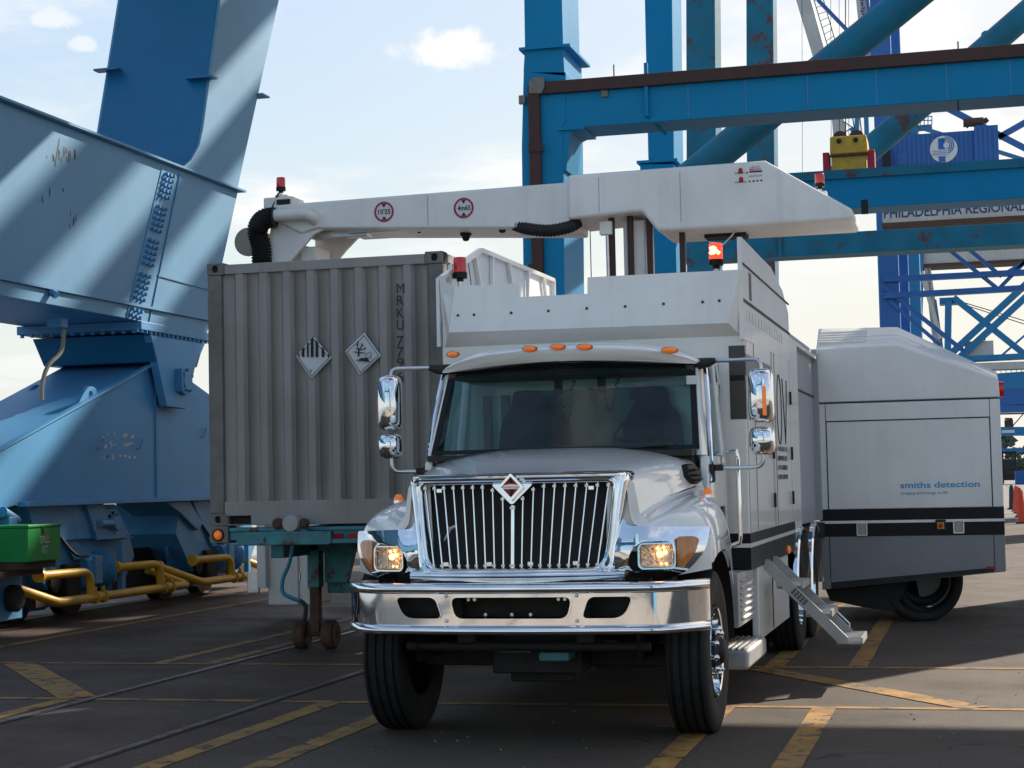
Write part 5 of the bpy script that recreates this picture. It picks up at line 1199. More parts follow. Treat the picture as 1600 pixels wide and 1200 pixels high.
# flange lip and joints on the visible face
c1(MB().box((SXF, -3, 4.14), (SXF + .05, yr1 + .12, 4.175)), 'face_stiffener', 'c1', sill); c1(MB().box((SXF, -3, zt - .002), (SXF + .07, yr0 + .02, zt + .024)), 'sill_lip', 'c1', sill)
sp0, sp1 = ff(252, 262), ff(196, 500)
dirv = (sp1 - sp0)
ff2 = lambda px, py, d: on('x', SXF + d, px, py)
c1(MB().prism([ff2(252, 264, .0), ff2(270, 270, .0), ff2(219, 503, .0), ff2(196, 497, .0)], (.014, 0, 0)), 'splice_plate', 'c1', sill)
bl = MB()
for i in range(26):
    t = (i + .5)/26
    if i % 6 == 5: continue
    for j in range(3):
        a = ff(257 + j*5.5, 268 + j*2); b = ff(200 + j*6.5, 497 + j*2.5); c = a + (b - a)*t + Vector((.014, 0, 0))
        bl.cyl(c, c + Vector((.06, 0, 0)), .026, n=7)
bo_ = c1(bl, 'splice_bolting', 'c1b', sill, smooth=0); bo_['kind'] = 'stuff'
a, b = ff(280, 272), ff(232, 503)
c1(MB().beam(a + Vector((.004, 0, 0)), b + Vector((.004, 0, 0)), .012, .03, (1, 0, 0)), 'sill_weld', 'c1b', sill)
a, b = ff(246, 430), ff(326, 452); c1(MB().beam(a + Vector((.01, 0, 0)), b + Vector((.01, 0, 0)), .03, .02, (1, 0, 0)), 'sill_weld', 'c1', sill)
rs = MB()
rnd = random.Random(12)
for _ in range(26):
    px, py = rnd.choice([(75, 235), (95, 245), (110, 240), (70, 310), (115, 345), (100, 300)]); q = ff(px + rnd.uniform(-9, 9), py + rnd.uniform(-14, 14)); w_ = rnd.uniform(.006, .02); h_ = rnd.uniform(.02, .07)
    rs.add([q + Vector((.002, -w_, -h_)), q + Vector((.002, w_, -h_*.8)), q + Vector((.002, w_*.8, h_)), q + Vector((.002, -w_*.6, h_*.9))], [(0,1,2,3)])
a, b = ff(92, 216), ff(85, 260); rs.add([a + Vector((.002, .0, 0)), a + Vector((.002, .03, 0)), b + Vector((.002, .02, 0)), b + Vector((.002, -.01, 0))], [(0,1,2,3)])
c1(rs, 'rust_patch', 'rust', sill)['kind'] = 'stuff'
c1(MB().cyl(ff(77, 456) + Vector((.02, 0, 0)), ff(77, 462) + Vector((.10, 0, 0)), .05, n=10), 'face_bracket', 'c1b', sill)
# land-side frame and portal beams (they stand outside the picture and shade the lane)
for y in (23.8, -3.2): c1(MB().box((2.45, y, 0), (4.25, y + 3.4, 13)), 'leg', 'c1')
c1(MB().box((SXB + .05, 24.45, 10.45), (3, 26.2, 12.9)).box((2.99, 24.45, 9.6), (24, 26.2, 12.9)), 'portal_beam', 'c1')
c1(MB().box((SXB + .05, -6.0, 10.2), (4.2, -4.4, 12.9)), 'portal_beam', 'c1')
for x0, x1 in ((SXF, SXB),):
    c1(MB().prism([(x0, -3.2, 6.27), (x0, -.4, 6.27), (x0, -3.2, 13.2), (x0, -5.4, 13.2)], (x1 - x0, 0, 0)), 'leg', 'c1')
# unseen deck, trolley girders and machinery house, added overhead to block sky light
c1(MB().box((-10.6, 19.0, 13.0), (2.3, 24.3, 13.35)), 'added_shade_deck', 'c1b')
for x in (-10.7, 2.4): c1(MB().box((x - .06, 19.0, 13.35), (x + .06, 24.3, 14.4)), 'added_deck_parapet', 'c1')
for y in (4.0, 13.0): c1(MB().box((-60, y, 33), (45, y + 2.2, 36)), 'boom_girder', 'c1')
c1(MB().box((-4, 1.5, 36.2), (14, 17.5, 42)), 'machinery_house', 'boomw')
# pivot bracket between sill and equaliser
fe = lambda px, py: on('x', SXF, px, py)
br = [fe(233, 524), fe(318, 537), fe(306, 564), fe(303, 570), fe(288, 639), fe(258, 635), fe(242, 560)]
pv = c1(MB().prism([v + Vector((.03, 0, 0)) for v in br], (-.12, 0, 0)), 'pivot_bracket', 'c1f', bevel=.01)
yb0, yb1 = fe(233, 524).y, fe(242, 562).y
top_w = [Vector((SXF, yb0, 3.80)), Vector((SXF, yb1 + .02, 3.42)), Vector((SXB + .2, yb1 + .02, 3.42)), Vector((SXB, yb0, 3.80))]
c1(MB().loft([[Vector((SXF + .02, yb0, 3.80)), Vector((SXB - .02, yb0, 3.80)), Vector((SXB - .02, fe(317, 537).y, 3.80)), Vector((SXF + .02, fe(317, 537).y, 3.80))],
              [Vector((SXF + .02, yb1, 3.42)), Vector((SXB + .06, yb1, 3.42)), Vector((SXB + .06, fe(306, 564).y, 3.42)), Vector((SXF + .02, fe(306, 564).y, 3.42))]], closed=True, cap=True), 'pivot_head', 'c1d', pv, bevel=.01)
c1(MB().box((SXB - .06, fe(225, 520).y - .2, 3.83), (SXF + .06, fe(324, 536).y + .1, 3.95)), 'bearing_flange', 'c1b', pv, bevel=.01)
for k in range(22):
    y = fe(120, 522).y + 1.6 + k*.14
    c1(MB().cyl((SXF + .03, y, 3.79), (SXF + .03, y, 3.83), .028, n=6), 'flange_bolt', 'c1b', pv, smooth=0)
for k in range(12):
    x = SXB - .0 + k*.155
    c1(MB().cyl((x, fe(225, 520).y - .15, 3.79), (x, fe(225, 520).y - .15, 3.83), .028, n=6), 'flange_bolt', 'c1b', pv, smooth=0)
c = fe(282, 596) + Vector((.03, 0, 0))
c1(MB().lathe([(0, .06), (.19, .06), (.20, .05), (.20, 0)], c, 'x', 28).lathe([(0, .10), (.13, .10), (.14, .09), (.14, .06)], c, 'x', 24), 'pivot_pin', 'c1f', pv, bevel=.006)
c1(MB().box(c + Vector((.0, -.22, -.16)), c + Vector((.10, -.17, .17))), 'pin_keeper', 'c1b', pv, bevel=.006)
for t in (.5, 1.5, 2.4, 3.9, 5.4): 
    q = c + Vector((.07, .165*math.cos(t), .165*math.sin(t))); c1(MB().cyl(q - Vector((.02, 0, 0)), q + Vector((.03, 0, 0)), .022, n=8), 'pin_bolt', 'c1b', pv)
# equaliser beam
EX, EXB = -11.15, -12.6
ge = lambda px, py: on('x', EX, px, py)
eq = [ge(-120, 770), ge(0, 707), ge(158, 618), ge(242, 568), ge(300, 596), ge(360, 640), ge(420, 690), ge(420, 780), ge(29, 791), ge(-120, 800)]
eq[-2].z = 1.50; eq[-3].z = 1.50; eq[-1].z = 1.2
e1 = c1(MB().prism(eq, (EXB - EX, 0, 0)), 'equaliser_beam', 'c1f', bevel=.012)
a, b = ge(242, 566), ge(242, 789); c1(MB().box((EX, a.y - .02, 1.50), (EX + .02, a.y + .02, 3.40)), 'web_rib', 'c1b', e1)
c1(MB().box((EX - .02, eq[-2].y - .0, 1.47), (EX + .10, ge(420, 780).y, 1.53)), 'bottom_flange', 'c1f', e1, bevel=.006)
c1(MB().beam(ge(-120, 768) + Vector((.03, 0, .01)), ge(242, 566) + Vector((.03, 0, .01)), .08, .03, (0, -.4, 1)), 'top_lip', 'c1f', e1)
# lifting lugs on the slope
for px, py, x in ((130, 632, EX - .03), (45, 628, EXB + .15)):
    b0 = on('x', x, px - 22, py + 14); 
    A = on('x', x, px - 30, py + 22); B = on('x', x, px + 24, py - 8)
    d = (B - A).normalized(); nrm = Vector((0, -d.z, d.y)); L_ = (B - A).length
    c1m = plate(rpoly([(0, -.03), (L_, -.03), (L_*.92, .18), (L_*.78, .24), (L_*.60, .20), (L_*.30, .05)], [.01, .02, .05, .08, .05, .1], 5), [[(L_*.76 + .055*math.cos(t), .13 + .045*math.sin(t)) for t in [2*math.pi*i/16 for i in range(16)]]], .05)
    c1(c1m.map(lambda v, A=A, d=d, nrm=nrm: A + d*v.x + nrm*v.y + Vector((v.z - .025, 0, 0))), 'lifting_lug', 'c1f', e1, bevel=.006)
# hand rungs, cable
for px, py, fl in ((154, 694, 1), (215, 694, 1), (315, 676, 1)):
    q = ge(px, py) + Vector((.03, 0, 0)); c1(MB().tube([q + Vector((0, -.09, -.07)), q + Vector((.02, -.03, -.06)), q + Vector((.02, .03, .02)), q + Vector((0, .10, .07))], .012, 6), 'hand_rung', 'c1b', e1)
c1(MB().tube(catm([on('x', -11.4, 100, 515), on('x', -11.4, 96, 548), on('x', -11.4, 75, 572), on('x', -11.4, 66, 600), on('x', -11.4, 65, 625)]), .028, 8), 'hanging_cable', 'trimtan')
c1(MB().box(on('x', -11.3, 95, 497), on('x', -11.3, 106, 512) + Vector((-.2, 0, 0))), 'cable_box', 'c1b')
pm = MB(); rnd = random.Random(3)
for _ in range(30):
    q = ge(rnd.uniform(155, 212), rnd.choice([680, 692, 695, 713, 715]) + rnd.uniform(-3, 3)) + Vector((.003, 0, 0)); a_, b_ = rnd.uniform(.01, .05), rnd.uniform(.008, .035); pm.add([q + Vector((0, -a_, -b_)), q + Vector((0, a_, -b_*.6)), q + Vector((0, a_*.7, b_)), q + Vector((0, -a_*.4, b_*.8))], [(0,1,2,3)])
c1(pm, 'worn_lettering', 'paper', e1)['kind'] = 'stuff'
# bogies: two per equaliser, each with a balance beam, two wheels, a drive and a pipe guard
def bogie(y0, first):
    bg = c1(MB().prism([Vector((EX - .10, y0 + y, z)) for y, z in ((-.15, 1.46), (2.05, 1.46), (2.45, 1.05), (2.6, .74), (2.3, .42), (.2, .42), (-.1, .74), (-.35, 1.0))], (-1.05, 0, 0)), 'bogie_beam', 'c1b', bevel=.012)
    c1(MB().prism([Vector((EX - .06, y0 + y, z)) for y, z in ((.15, 1.46), (.75, 1.46), (.95, .98), (1.25, .76), (.85, .76))], (-.04, 0, 0)), 'hanger_plate', 'c1b', bg, bevel=.008)
    cpt = Vector((EX - .06, y0 + 1.75, 1.18))
    c1(MB().box(cpt + Vector((-.02, -.20, -.17)), cpt + Vector((.05, .17, .22))), 'pin_plate', 'c1', bg, bevel=.01); c1(MB().lathe([(0, .10), (.09, .10), (.10, .08), (.10, 0)], cpt + Vector((.04, .03, .03)), 'x', 20), 'pin_cap', 'c1', bg, bevel=.005)
    for k in range(8):
        q = cpt + Vector((.05, .03 + .135*math.cos(k*.785), .03 + .135*math.sin(k*.785))); c1(MB().cyl(q, q + Vector((.03, 0, 0)), .018, n=6), 'pin_bolt', 'under', bg)
    for yy in (.55, 1.95):
        wh = c1(MB().lathe([(0, -.09), (.29, -.09), (.34, -.10), (.34, -.075), (.30, -.07), (.30, .07), (.34, .075), (.34, .10), (.20, .09), (.12, .13), (0, .13)], (-11.95, y0 + yy, .322), 'x', 32), 'bogie_wheel', 'rust', bg)
        c1(MB().prism([Vector((EX - .42, y0 + yy + dy, z)) for dy, z in ((-.5, .78), (.5, .78), (.42, .34), (.2, .14), (-.2, .14), (-.42, .34))], (-.10, 0, 0)), 'axle_box', 'c1b', bg, bevel=.01)
        c1(MB().lathe([(0, .12), (.10, .12), (.13, .08), (.14, 0)], (EX - .42, y0 + yy, .34), 'x', 18), 'axle_cap', 'under', bg)
    # drive: motor drum, gearbox, brake
    mo = c1(MB().cyl((EX - .16, y0 + 1.02, .60), (EX - .16, y0 + 1.74, .60), .24, n=26), 'travel_motor', 'c1b', bg, bevel=.03)
    c1(MB().box((EX + .05, y0 + 1.10, .44), (EX + .10, y0 + 1.30, .80)), 'terminal_box', 'c1', mo, bevel=.012)
    for k in range(5): c1(MB().lathe([(.22, -.006), (.262, -.006), (.262, .006), (.22, .006)], (EX - .16, y0 + 1.38 + k*.07, .60), 'y', 22), 'motor_fin', 'c1b', mo)
    c1(MB().prism([Vector((EX - .30, y0 + y, z)) for y, z in ((-.2, .80), (2.4, .80), (2.3, .24), (1.6, .16), (.9, .16), (.0, .24))], (-.06, 0, 0)), 'bogie_skirt', 'c1b', bg)
    c1(MB().box((EX - .40, y0 + .55, .30), (EX - .02, y0 + .95, .72)), 'gearbox', 'under', bg, bevel=.03)
    c1(MB().cyl((EX - .05, y0 + .35, .50), (EX - .4, y0 + .35, .50), .13, n=16), 'brake_drum', 'under', bg, bevel=.01)
    c1(MB().box((EX - .3, y0 - .15, .22), (EX - .05, y0 + .15, .40)), 'rail_clamp', 'rust', bg, bevel=.01)
    c1(MB().box((EX - .02, y0 + 1.92, .26), (EX + .06, y0 + 2.02, .98)), 'guard_post', 'c1', bg, bevel=.008)
    c1(MB().tube(catm([Vector((EX + .02, y0 + .3, 1.1)), Vector((EX + .07, y0 + .6, .86)), Vector((EX + .05, y0 + 1.0, .80))]), .02, 6), 'motor_cable', 'rubber', bg)
    return bg
PGX = EX + .20
def guard(ys, ye, zlow, zup, loops, parent):
    a0 = Vector((PGX - .22, ys, zup)); b0 = Vector((PGX, ys + .95, zlow)); b1 = Vector((PGX, ye, zlow + .0)); a1 = Vector((PGX - .22, ye - .75, zup - .05))
    pts = bend(a0, b0, b1, .12, 6) + bend(b0, b1, a1, .07, 6)[1:]
    gd = c1(MB().tube(pts, .058, 14), 'pipe_guard', 'yellow', parent, smooth=60)
    for y, up in loops:
        q = bend(Vector((PGX - .18, y - .95, zup + .04)), Vector((PGX, y, zup + .04)), Vector((PGX, y, zlow)), .17, 7)
        c1(MB().tube(q, .056, 14), 'guard_loop', 'yellow', gd, smooth=60)
        c1(MB().cyl(q[0] - Vector((0, .03, 0)), q[0] + Vector((0, .03, 0)), .085, n=12), 'guard_flange', 'yellow', gd)
        for dy in (.12, .34): c1(MB().lathe([(.058, -.02), (.085, -.015), (.085, .015), (.058, .02)], (PGX, y + dy, zlow), 'y', 16).box((PGX - .02, y + dy - .02, zlow + .05), (PGX + .02, y + dy + .02, zlow + .13)), 'guard_clamp', 'yellow', gd, bevel=.004)
    c1(MB().cyl(a0 - Vector((0, .03, 0)), a0 + Vector((0, .03, 0)), .085, n=12), 'guard_flange', 'yellow', gd)
c1(MB().box((-12.35, 15.5, .14), (-11.75, 27.6, .80)), 'travel_gear', 'under', bevel=.02)
bga = bogie(19.75, True); bgb = bogie(24.0, False); bgc = bogie(16.2, False)
PX_ = PGX
gy = lambda px, py: on('x', PX_, px, py)
guard(gy(27, 912).y, gy(290, 920).y, .285, .58, [(gy(141, 900).y, 1), (gy(250, 900).y, 1)], bga)
guard(gy(270, 890).y, gy(430, 905).y, .285, .56, [(gy(361, 890).y, 1)], bgb)
# balance beams between equaliser and bogies
c1(MB().prism([Vector((EX - .02, y, z)) for y, z in ((ge(45, 793).y, 1.48), (ge(160, 792).y, 1.48), (ge(172, 815).y, 1.22), (ge(200, 830).y, 1.02), (ge(75, 835).y, 1.02), (ge(55, 815).y, 1.2))], (-.9, 0, 0)), 'balance_beam', 'c1b', bevel=.012)
c1(MB().prism([Vector((EX + .02, y, z)) for y, z in ((ge(133, 793).y, 1.47), (ge(160, 793).y, 1.47), (ge(170, 815).y, 1.2), (ge(196, 832).y, 1.0), (ge(150, 832).y, 1.0))], (-.04, 0, 0)), 'hanger_plate', 'c1', bevel=.006)
c1(MB().cyl(ge(152, 818) + Vector((.04, 0, 0)), ge(170, 818) + Vector((.04, 0, 0)), .05, n=14), 'hanger_roller', 'c1')
a = ge(143, 826); c1(text_mb('2', a + Vector((.032, 0, 0)), (0, 1, 0), (0, 0, 1), height=.085, off=0), 'bogie_number', 'paper')
c1(MB().box((EX - .0, ge(172, 830).y, .985), (EX - .5, ge(208, 830).y, 1.01)), 'bogie_step', 'contrust')
c1(MB().prism([Vector((EX - .03, y, z)) for y, z in ((ge(262, 790).y, 1.46), (ge(300, 790).y, 1.46), (ge(322, 830).y, 1.1), (ge(312, 838).y, 1.03), (ge(285, 810).y, 1.3))], (-.8, 0, 0)), 'rear_hanger', 'c1b', bevel=.01)
# spill kit box on the crane's deck
sk0, sk1 = on('x', -10.55, 43, 822), on('x', -10.55, 95, 874)
SKB = thing('spill_kit_box', 'green spill kit box with white lettering, perched by the blue crane bogies', 'spill kit', (-11.1, (sk0.y + sk1.y)/2, sk1.z))
sb = build(MB().box((-11.75, sk0.y, sk1.z), (-10.55, sk1.y, sk0.z - .02)), 'box_body', X['green'], SKB, bevel=.012)
build(MB().box((-11.77, sk0.y - .012, sk0.z - .022), (-10.535, sk1.y + .012, sk0.z + .012)), 'box_lid', X['green'], SKB, bevel=.008)
build(MB().box((-11.7, sk0.y + .02, sk1.z - .085), (-10.60, sk1.y - .03, sk1.z - .002)), 'box_runner', X['rust'], SKB)
lx = -10.548
for tx, py in (('SPILL', 849), ('KIT', 864)):
    a = on('x', lx, 63 if tx == 'SPILL' else 66, py); b = on('x', lx, 77 if tx == 'SPILL' else 75, py); build(text_mb(tx, a + Vector((.001, 0, 0)), (0, 1, 0), (0, 0, 1), width=b.y - a.y, height=.085, off=0, bold=.01), 'box_lettering', X['paper'], SKB)
a = on('x', lx, 73, 838); build(MB().add([a + Vector((.002, -.05, -.03)), a + Vector((.002, .08, -.02)), a + Vector((.002, .0, .03))], [(0,1,2)]), 'box_sticker', X['yellow'], SKB)
build(MB().box((lx - .002, on('x', lx, 66, 830).y, sk0.z - .10), (lx + .008, on('x', lx, 69, 830).y, sk0.z - .02)), 'box_hasp', X['under'], SKB)
c1(MB().box((-11.9, sk0.y - 1.2, sk1.z - .16), (-10.7, sk1.y - .15, sk1.z - .09)), 'deck_plate', 'rust'); c1(MB().box((-11.6, sk0.y - .5, .15), (-11.0, sk1.y - .1, sk1.z - .16)), 'buffer_box', 'c1b', bevel=.02)
c1(MB().lathe([(0, .09), (.12, .08), (.16, .04), (.16, -.1), (0, -.1)], on('x', -10.95, 22, 935), 'x', 18), 'buffer', 'under'); c1(MB().cyl((EX + .05, ge(4, 800).y - .1, 1.42), (EX + .05, ge(20, 805).y, 1.30), .07, n=12).box((EX, ge(0, 790).y, 1.25), (EX + .12, ge(14, 790).y, 1.36)), 'cable_gland', 'c1b', bevel=.01)
# ------------------------------------------------------------------ second portal crane
def crane(name, label, loc): 
    return thing(name, label, 'crane', loc)
C2 = crane('portal_crane', 'strong blue portal crane with brown conduit along its cross beam, above the truck boom', (-11.6, 48, 0))
def c2(mb, name, m, parent=C2, **k): return build(mb, name, X[m], parent, **k)
YP = 48.0
pp = lambda px, py, y=YP: on('y', y, px, py)
def col(pts_l, pts_r, y, depth, name, m, par, **k):
    P_ = [pp(*q, y) for q in pts_l] + [pp(*q, y) for q in pts_r[::-1]]
    return build(MB().prism(P_, (0, depth, 0)), name, X[m], par, **k)
DP = 6.8
def column(p_, y, x0b, z0, x0t, z1, w_, d): pass
# leg A: lower broad part with haunch, upper shaft
sc = Vector((0, 2.4, 0))
la = [pp(823, 1000), pp(818, 460), pp(815, 230), pp(817, 150), pp(818, 112)]
ra = [pp(884, 112), pp(884, 190), pp(880, 195), pp(882, 460), pp(880, 1000)]
for q in (la[0], ra[-1]): q.z = .0
LA = c2(MB().prism(la + ra, (0, 2.6, 0)), 'leg', 'c2', bevel=.02)
c2(MB().prism([pp(818, 112), pp(882, 118), pp(880, 78), pp(820, 78)], (0, 2.4, 0)), 'leg_joint', 'c2', LA)
up_ = [pp(820, 78), pp(880, 78), pp(878, -40), pp(822, -40)]
t = 34.0
up_[2] = pp(880, 78) + Vector((-.1, 0, 30)); up_[3] = pp(820, 78) + Vector((.2, 0, 30))
c2(MB().prism(up_, (0, 2.2, 0)), 'upper_leg', 'c2', LA, bevel=.02)
q0, q1 = pp(815, 80), pp(884, 73)
c2(MB().box((q0.x - .05, YP - .12, q0.z), (q1.x + .15, YP + 2.6, q0.z + .08)), 'leg_flange', 'c2', LA)
c2(MB().box((pp(814, 158).x - .03, YP - .14, pp(822, 163).z), (pp(822, 158).x, YP - .002, pp(822, 150).z)), 'leg_lamp', 'contrust', LA)
# cross beam A with haunch
b0 = [pp(848, 122), pp(1700, 60), pp(1700, 178), pp(913, 187), pp(896, 192), pp(884, 215), pp(848, 330)]
zt_, zb_ = pp(1000, 120).z, pp(1000, 192).z
xe = 4.2
BA = c2(MB().prism([Vector((pp(848, 130).x, YP + .02, zt_)), Vector((xe, YP + .02, zt_)), Vector((xe, YP + .02, zb_)), Vector((pp(910, 190).x, YP + .02, zb_)), Vector((pp(890, 190).x, YP + .02, zb_ - .15)), Vector((pp(884, 240).x, YP + .02, zb_ - 1.2)), Vector((pp(848, 240).x, YP + .02, zb_ - 1.2))], (0, 1.5, 0)), 'cross_beam', 'c2', bevel=.02)
c2(MB().box((pp(848, 130).x, YP - .14, zt_ - .30), (xe, YP - .0, zt_ + .05)), 'beam_conduit', 'brown', BA, bevel=.02)
c2(MB().box((pp(830, 300).x, YP - .16, 2.0), (pp(848, 300).x, YP - .0, zt_ - .05)), 'leg_conduit', 'brown', LA, bevel=.02)
gp = [pp(829, 148), pp(829, 130), pp(836, 123), pp(853, 122), pp(853, 137), pp(848, 148)]
c2(MB().prism([v + Vector((0, -.20, 0)) for v in gp], (0, .05, 0)), 'conduit_elbow', 'contrust', LA)
for py in (232, 330, 420): 
    a = pp(839, py); c2(MB().box((a.x - .20, YP - .19, a.z - .12), (a.x + .20, YP - .1, a.z + .12)), 'conduit_clip', 'brown', LA)
a = pp(945, 146); c2(MB().box((a.x - .10, YP - .05, a.z - .10), (a.x + .10, YP + .02, a.z + .10)), 'beam_lamp', 'contrust', BA, bevel=.02)
a, b = pp(1008, 106), pp(1011, 182); c2(MB().box((a.x - .02, YP - .10, b.z), (a.x + .08, YP - .0, a.z + .12)).beam((a.x + .03, YP - .05, b.z), (a.x + .38, YP + .9, b.z - .35), .10, .05), 'beam_bracket', 'c2', BA)
for px, py in ((958, 108), (1497, 72), (1497, 160)): a = pp(px, py); c2(MB().cyl((a.x, YP + .1, a.z - .2), (a.x, YP + .1, a.z + .15), .02, n=6), 'beam_stud', 'under', BA)
a = pp(905, 187); c2(MB().box((a.x - .6, YP - .05, zb_ - .06), (a.x + .15, YP + 1.6, zb_ + .02)), 'haunch_flange', 'c2', BA)
for k, px in enumerate((1075, 1165, 1262, 1370, 1480, 1580)):
    a = pp(px, 150); c2(MB().box((a.x - .012, YP + .008, zb_ + .02), (a.x + .012, YP + .03, zt_ - .31)), 'beam_seam', 'c1b', BA)
for z in (5.0, 8.6): c2(MB().box((pp(818, 300).x + .02, YP - .012, z), (pp(829, 300).x, YP + .01, z + .03)).box((pp(849, 300).x, YP - .012, z), (pp(880, 300).x - .02, YP + .01, z + .03)), 'leg_seam', 'c1b', LA)
# leg B
YB = 64.5
pb = lambda px, py: on('y', YB, px, py)
LB = c2(MB().prism([Vector((pb(1008, 60).x + .1, YB, 40)), Vector((pb(1008, 60).x, YB, pb(1003, 250).z)), Vector((pb(1053, 250).x, YB, pb(1053, 250).z)), Vector((pb(1060, 60).x + .1, YB, 40))], (0, 2.2, 0)), 'leg', 'c2', bevel=.02)
c2(MB().prism([pb(1000, 256), pb(1053, 256), Vector((pb(1056, 430).x, YB, 0)), Vector((pb(998, 430).x, YB, 0))], (0, 2.4, 0)), 'lower_leg', 'c2', LB, bevel=.02)
a, b = pb(998, 256), pb(1054, 248); c2(MB().box((a.x - .06, YB - .1, a.z), (b.x + .12, YB + 2.6, b.z)), 'leg_flange', 'c2', LB)
# beam B and diagonal tubes
zt2, zb2 = pb(1450, 258).z, pb(1450, 318).z
BB = c2(MB().box((pb(1053, 290).x, YB + .02, zb2), (4.2, YB + 1.7, zt2)), 'cross_beam', 'c2', bevel=.02)
c2(MB().box((pb(1230, 260).x - 1, YB - .10, zt2 - .30), (4.2, YB + .1, zt2 + .02)), 'beam_rail', 'c3', BB)
a = pb(1351, 325); c2(MB().box((a.x - .12, YB, a.z - .2), (a.x + .12, YB + .2, a.z + .3)), 'beam_lug', 'under', BB)
c2(MB().cyl(on('y', 60, 1060, 292), on('y', 60, 1505, -70), .56, n=24), 'diagonal_tube', 'c3', smooth=60)
# upper works (outside the picture): side ties, girders and engine house that shade the lane
for x in (-11.6, 3.35):
    if x > 0:
        c2(MB().box((x - .85, YP, 0), (x + .85, YP + 2.4, 20.2)), 'leg', 'c2'); c2(MB().box((x - .85, YB, 0), (x + .85, YB + 2.4, 20.2)), 'leg', 'c2')
cs_ = lambda px, py: (lambda q: q.z - .67*q.y)(on('x', SXF, px, py))
for (pa, pb2), yb, nm in ((((40, 210), (0, 285)), 55, 'upper_tie'), (((190, 345), (95, 350)), 50, 'upper_tie'), (((330, 330), (290, 380)), 58, 'upper_tie')):
    pass
def tie(c, yb, th):
    z = c + .67*yb; c2(MB().box((-12, yb - .3, z - th/2), (14, yb + .3, z + th/2)), 'upper_tie', 'c2')
tie(-8.1, 50, .78); tie(-9.95, 51, .55); tie(-11.75, 50.5, .75); tie(-13.3, 53, .5); tie(-15.6, 52, .9)
# ------------------------------------------------------------------ third crane, faded
C3 = crane('faded_portal_crane', 'faded rust-stained blue portal crane with two slim legs, next behind the strong blue one', (-11.8, 80, 0))
def c3(mb, name, m, parent=C3, **k): return build(mb, name, X[m], parent, **k)
for (pxs, y) in (((1066, 1113), 80.0), ((1160, 1204), 98.0)):
    a, b = on('y', y, pxs[0], 260), on('y', y, pxs[1], 260); a2, b2 = on('y', y, pxs[0] + 6, 0), on('y', y, pxs[1] + 4, 0)
    k = 45/ (a2.z)
    c3(MB().prism([Vector((a.x - (a2.x - a.x)*.5, y, 0)), Vector((b.x - (b2.x - b.x)*.5, y, 0)), Vector((b2.x, y, a2.z)), Vector((b2.x + .2, y, 45)), Vector((a2.x + .2, y, 45)), Vector((a2.x, y, a2.z))], (0, 2.0, 0)), 'leg', 'c3', bevel=.03)
pc = lambda px, py: on('y', 80, px, py)
c3(MB().box((pc(1066, 380).x, 80.02, pc(1400, 392).z), (5, 81.6, pc(1400, 358).z)), 'cross_beam', 'c3', bevel=.02)
c3(MB().box((pc(1216, 392).x, 79.9, pc(1400, 393).z), (pc(1222, 392).x, 80.1, pc(1400, 357).z)), 'beam_splice', 'c3')
pc2 = lambda px, py: on('y', 86, px, py)
c3(MB().cyl(pc2(1300, 285), pc2(1700, -62), .62, n=20), 'diagonal_tube', 'c3', smooth=60); a = pc2(1541, 56); c3(MB().lathe([(.12, -.05), (.25, -.05), (.25, .05), (.12, .05)], a, 'y', 14), 'tube_lug', 'c3')
# ------------------------------------------------------------------ yellow headblock on the far cross beam
hb0, hb1 = on('y', 65.2, 1298, 258), on('y', 65.2, 1356, 212)
HB = thing('spreader_headblock', 'yellow spreader headblock with two sheaves sitting on the far blue cross beam', 'headblock', ((hb0.x + hb1.x)/2, 65.6, zt2))
yh = 65.0; zz = zt2 + .02
H_ = hb1.z - zz
build(MB().box((hb0.x + .05, yh, zz), (hb1.x - .1, yh + 1.2, zz + H_*.45)), 'lower_frame', X['yellow'], HB, bevel=.04)
build(MB().prism([(hb0.x, yh - .1, zz + H_*.50), (hb1.x, yh - .1, zz + H_*.50), (hb1.x - .05, yh - .1, zz + H_), (hb0.x + .02, yh - .1, zz + H_)], (0, 1.4, 0)), 'upper_frame', X['yellow'], HB, bevel=.05)
build(MB().box((hb0.x + .02, yh - .12, zz + H_*.44), (hb1.x - .02, yh + .1, zz + H_*.50)), 'frame_gap', X['rust'], HB)
for px in (1311, 1337):
    a = on('y', yh, px, 210); sh = build(MB().lathe([(.12, -.1), (.27, -.1), (.24, 0), (.27, .1), (.12, .1)], (a.x, yh + .5, zz + H_ + .02), 'y', 22), 'sheave', X['rust'], HB); build(MB().cyl((a.x, yh - .16, zz + H_*.86), (a.x, yh + .1, zz + H_*.86), .09, n=12), 'sheave_pin', X['under'], HB)
for px, mm in ((1290, 'inkred'), (1361, 'inkred')):
    a = on('y', yh, px, 240); build(MB().box((a.x - .12, yh + .1, zz), (a.x + .12, yh + .8, zz + H_*.6)), 'guide_arm', X[mm], HB, bevel=.03)
# ------------------------------------------------------------------ far cranes
C4 = crane('ultramarine_crane', 'deep blue crane with ribbed machinery house and round white emblem, behind the cross beams', (-6, 165, 0))
def c4(mb, name, m, parent=C4, **k): return build(mb, name, X[m], parent, **k)
Y4 = 165.0
p4 = lambda px, py, y=Y4: on('y', y, px, py)
def bm4(a, b, w_, d, fn=p4, f=None, name='brace', m='c4', y=None):
    A, B = fn(*a), fn(*b); (f or c4)(MB().beam(A, B, w_, d, (0, -1, 0)), name, m)
u4 = Y4/FPX
for x0, x1, y in ((1367, 1395, Y4), (1397, 1410, Y4 + 6)):
    a, b = on('y', y, x0 - 3, 100), on('y', y, x1 - 3, 100)
    c4(MB().prism([Vector((a.x, y, 0)), Vector((b.x + .1, y, 0)), Vector((b.x, y, 52)), Vector((a.x - .1, y, 52))], (0, 1.6, 0)), 'leg', 'c4')
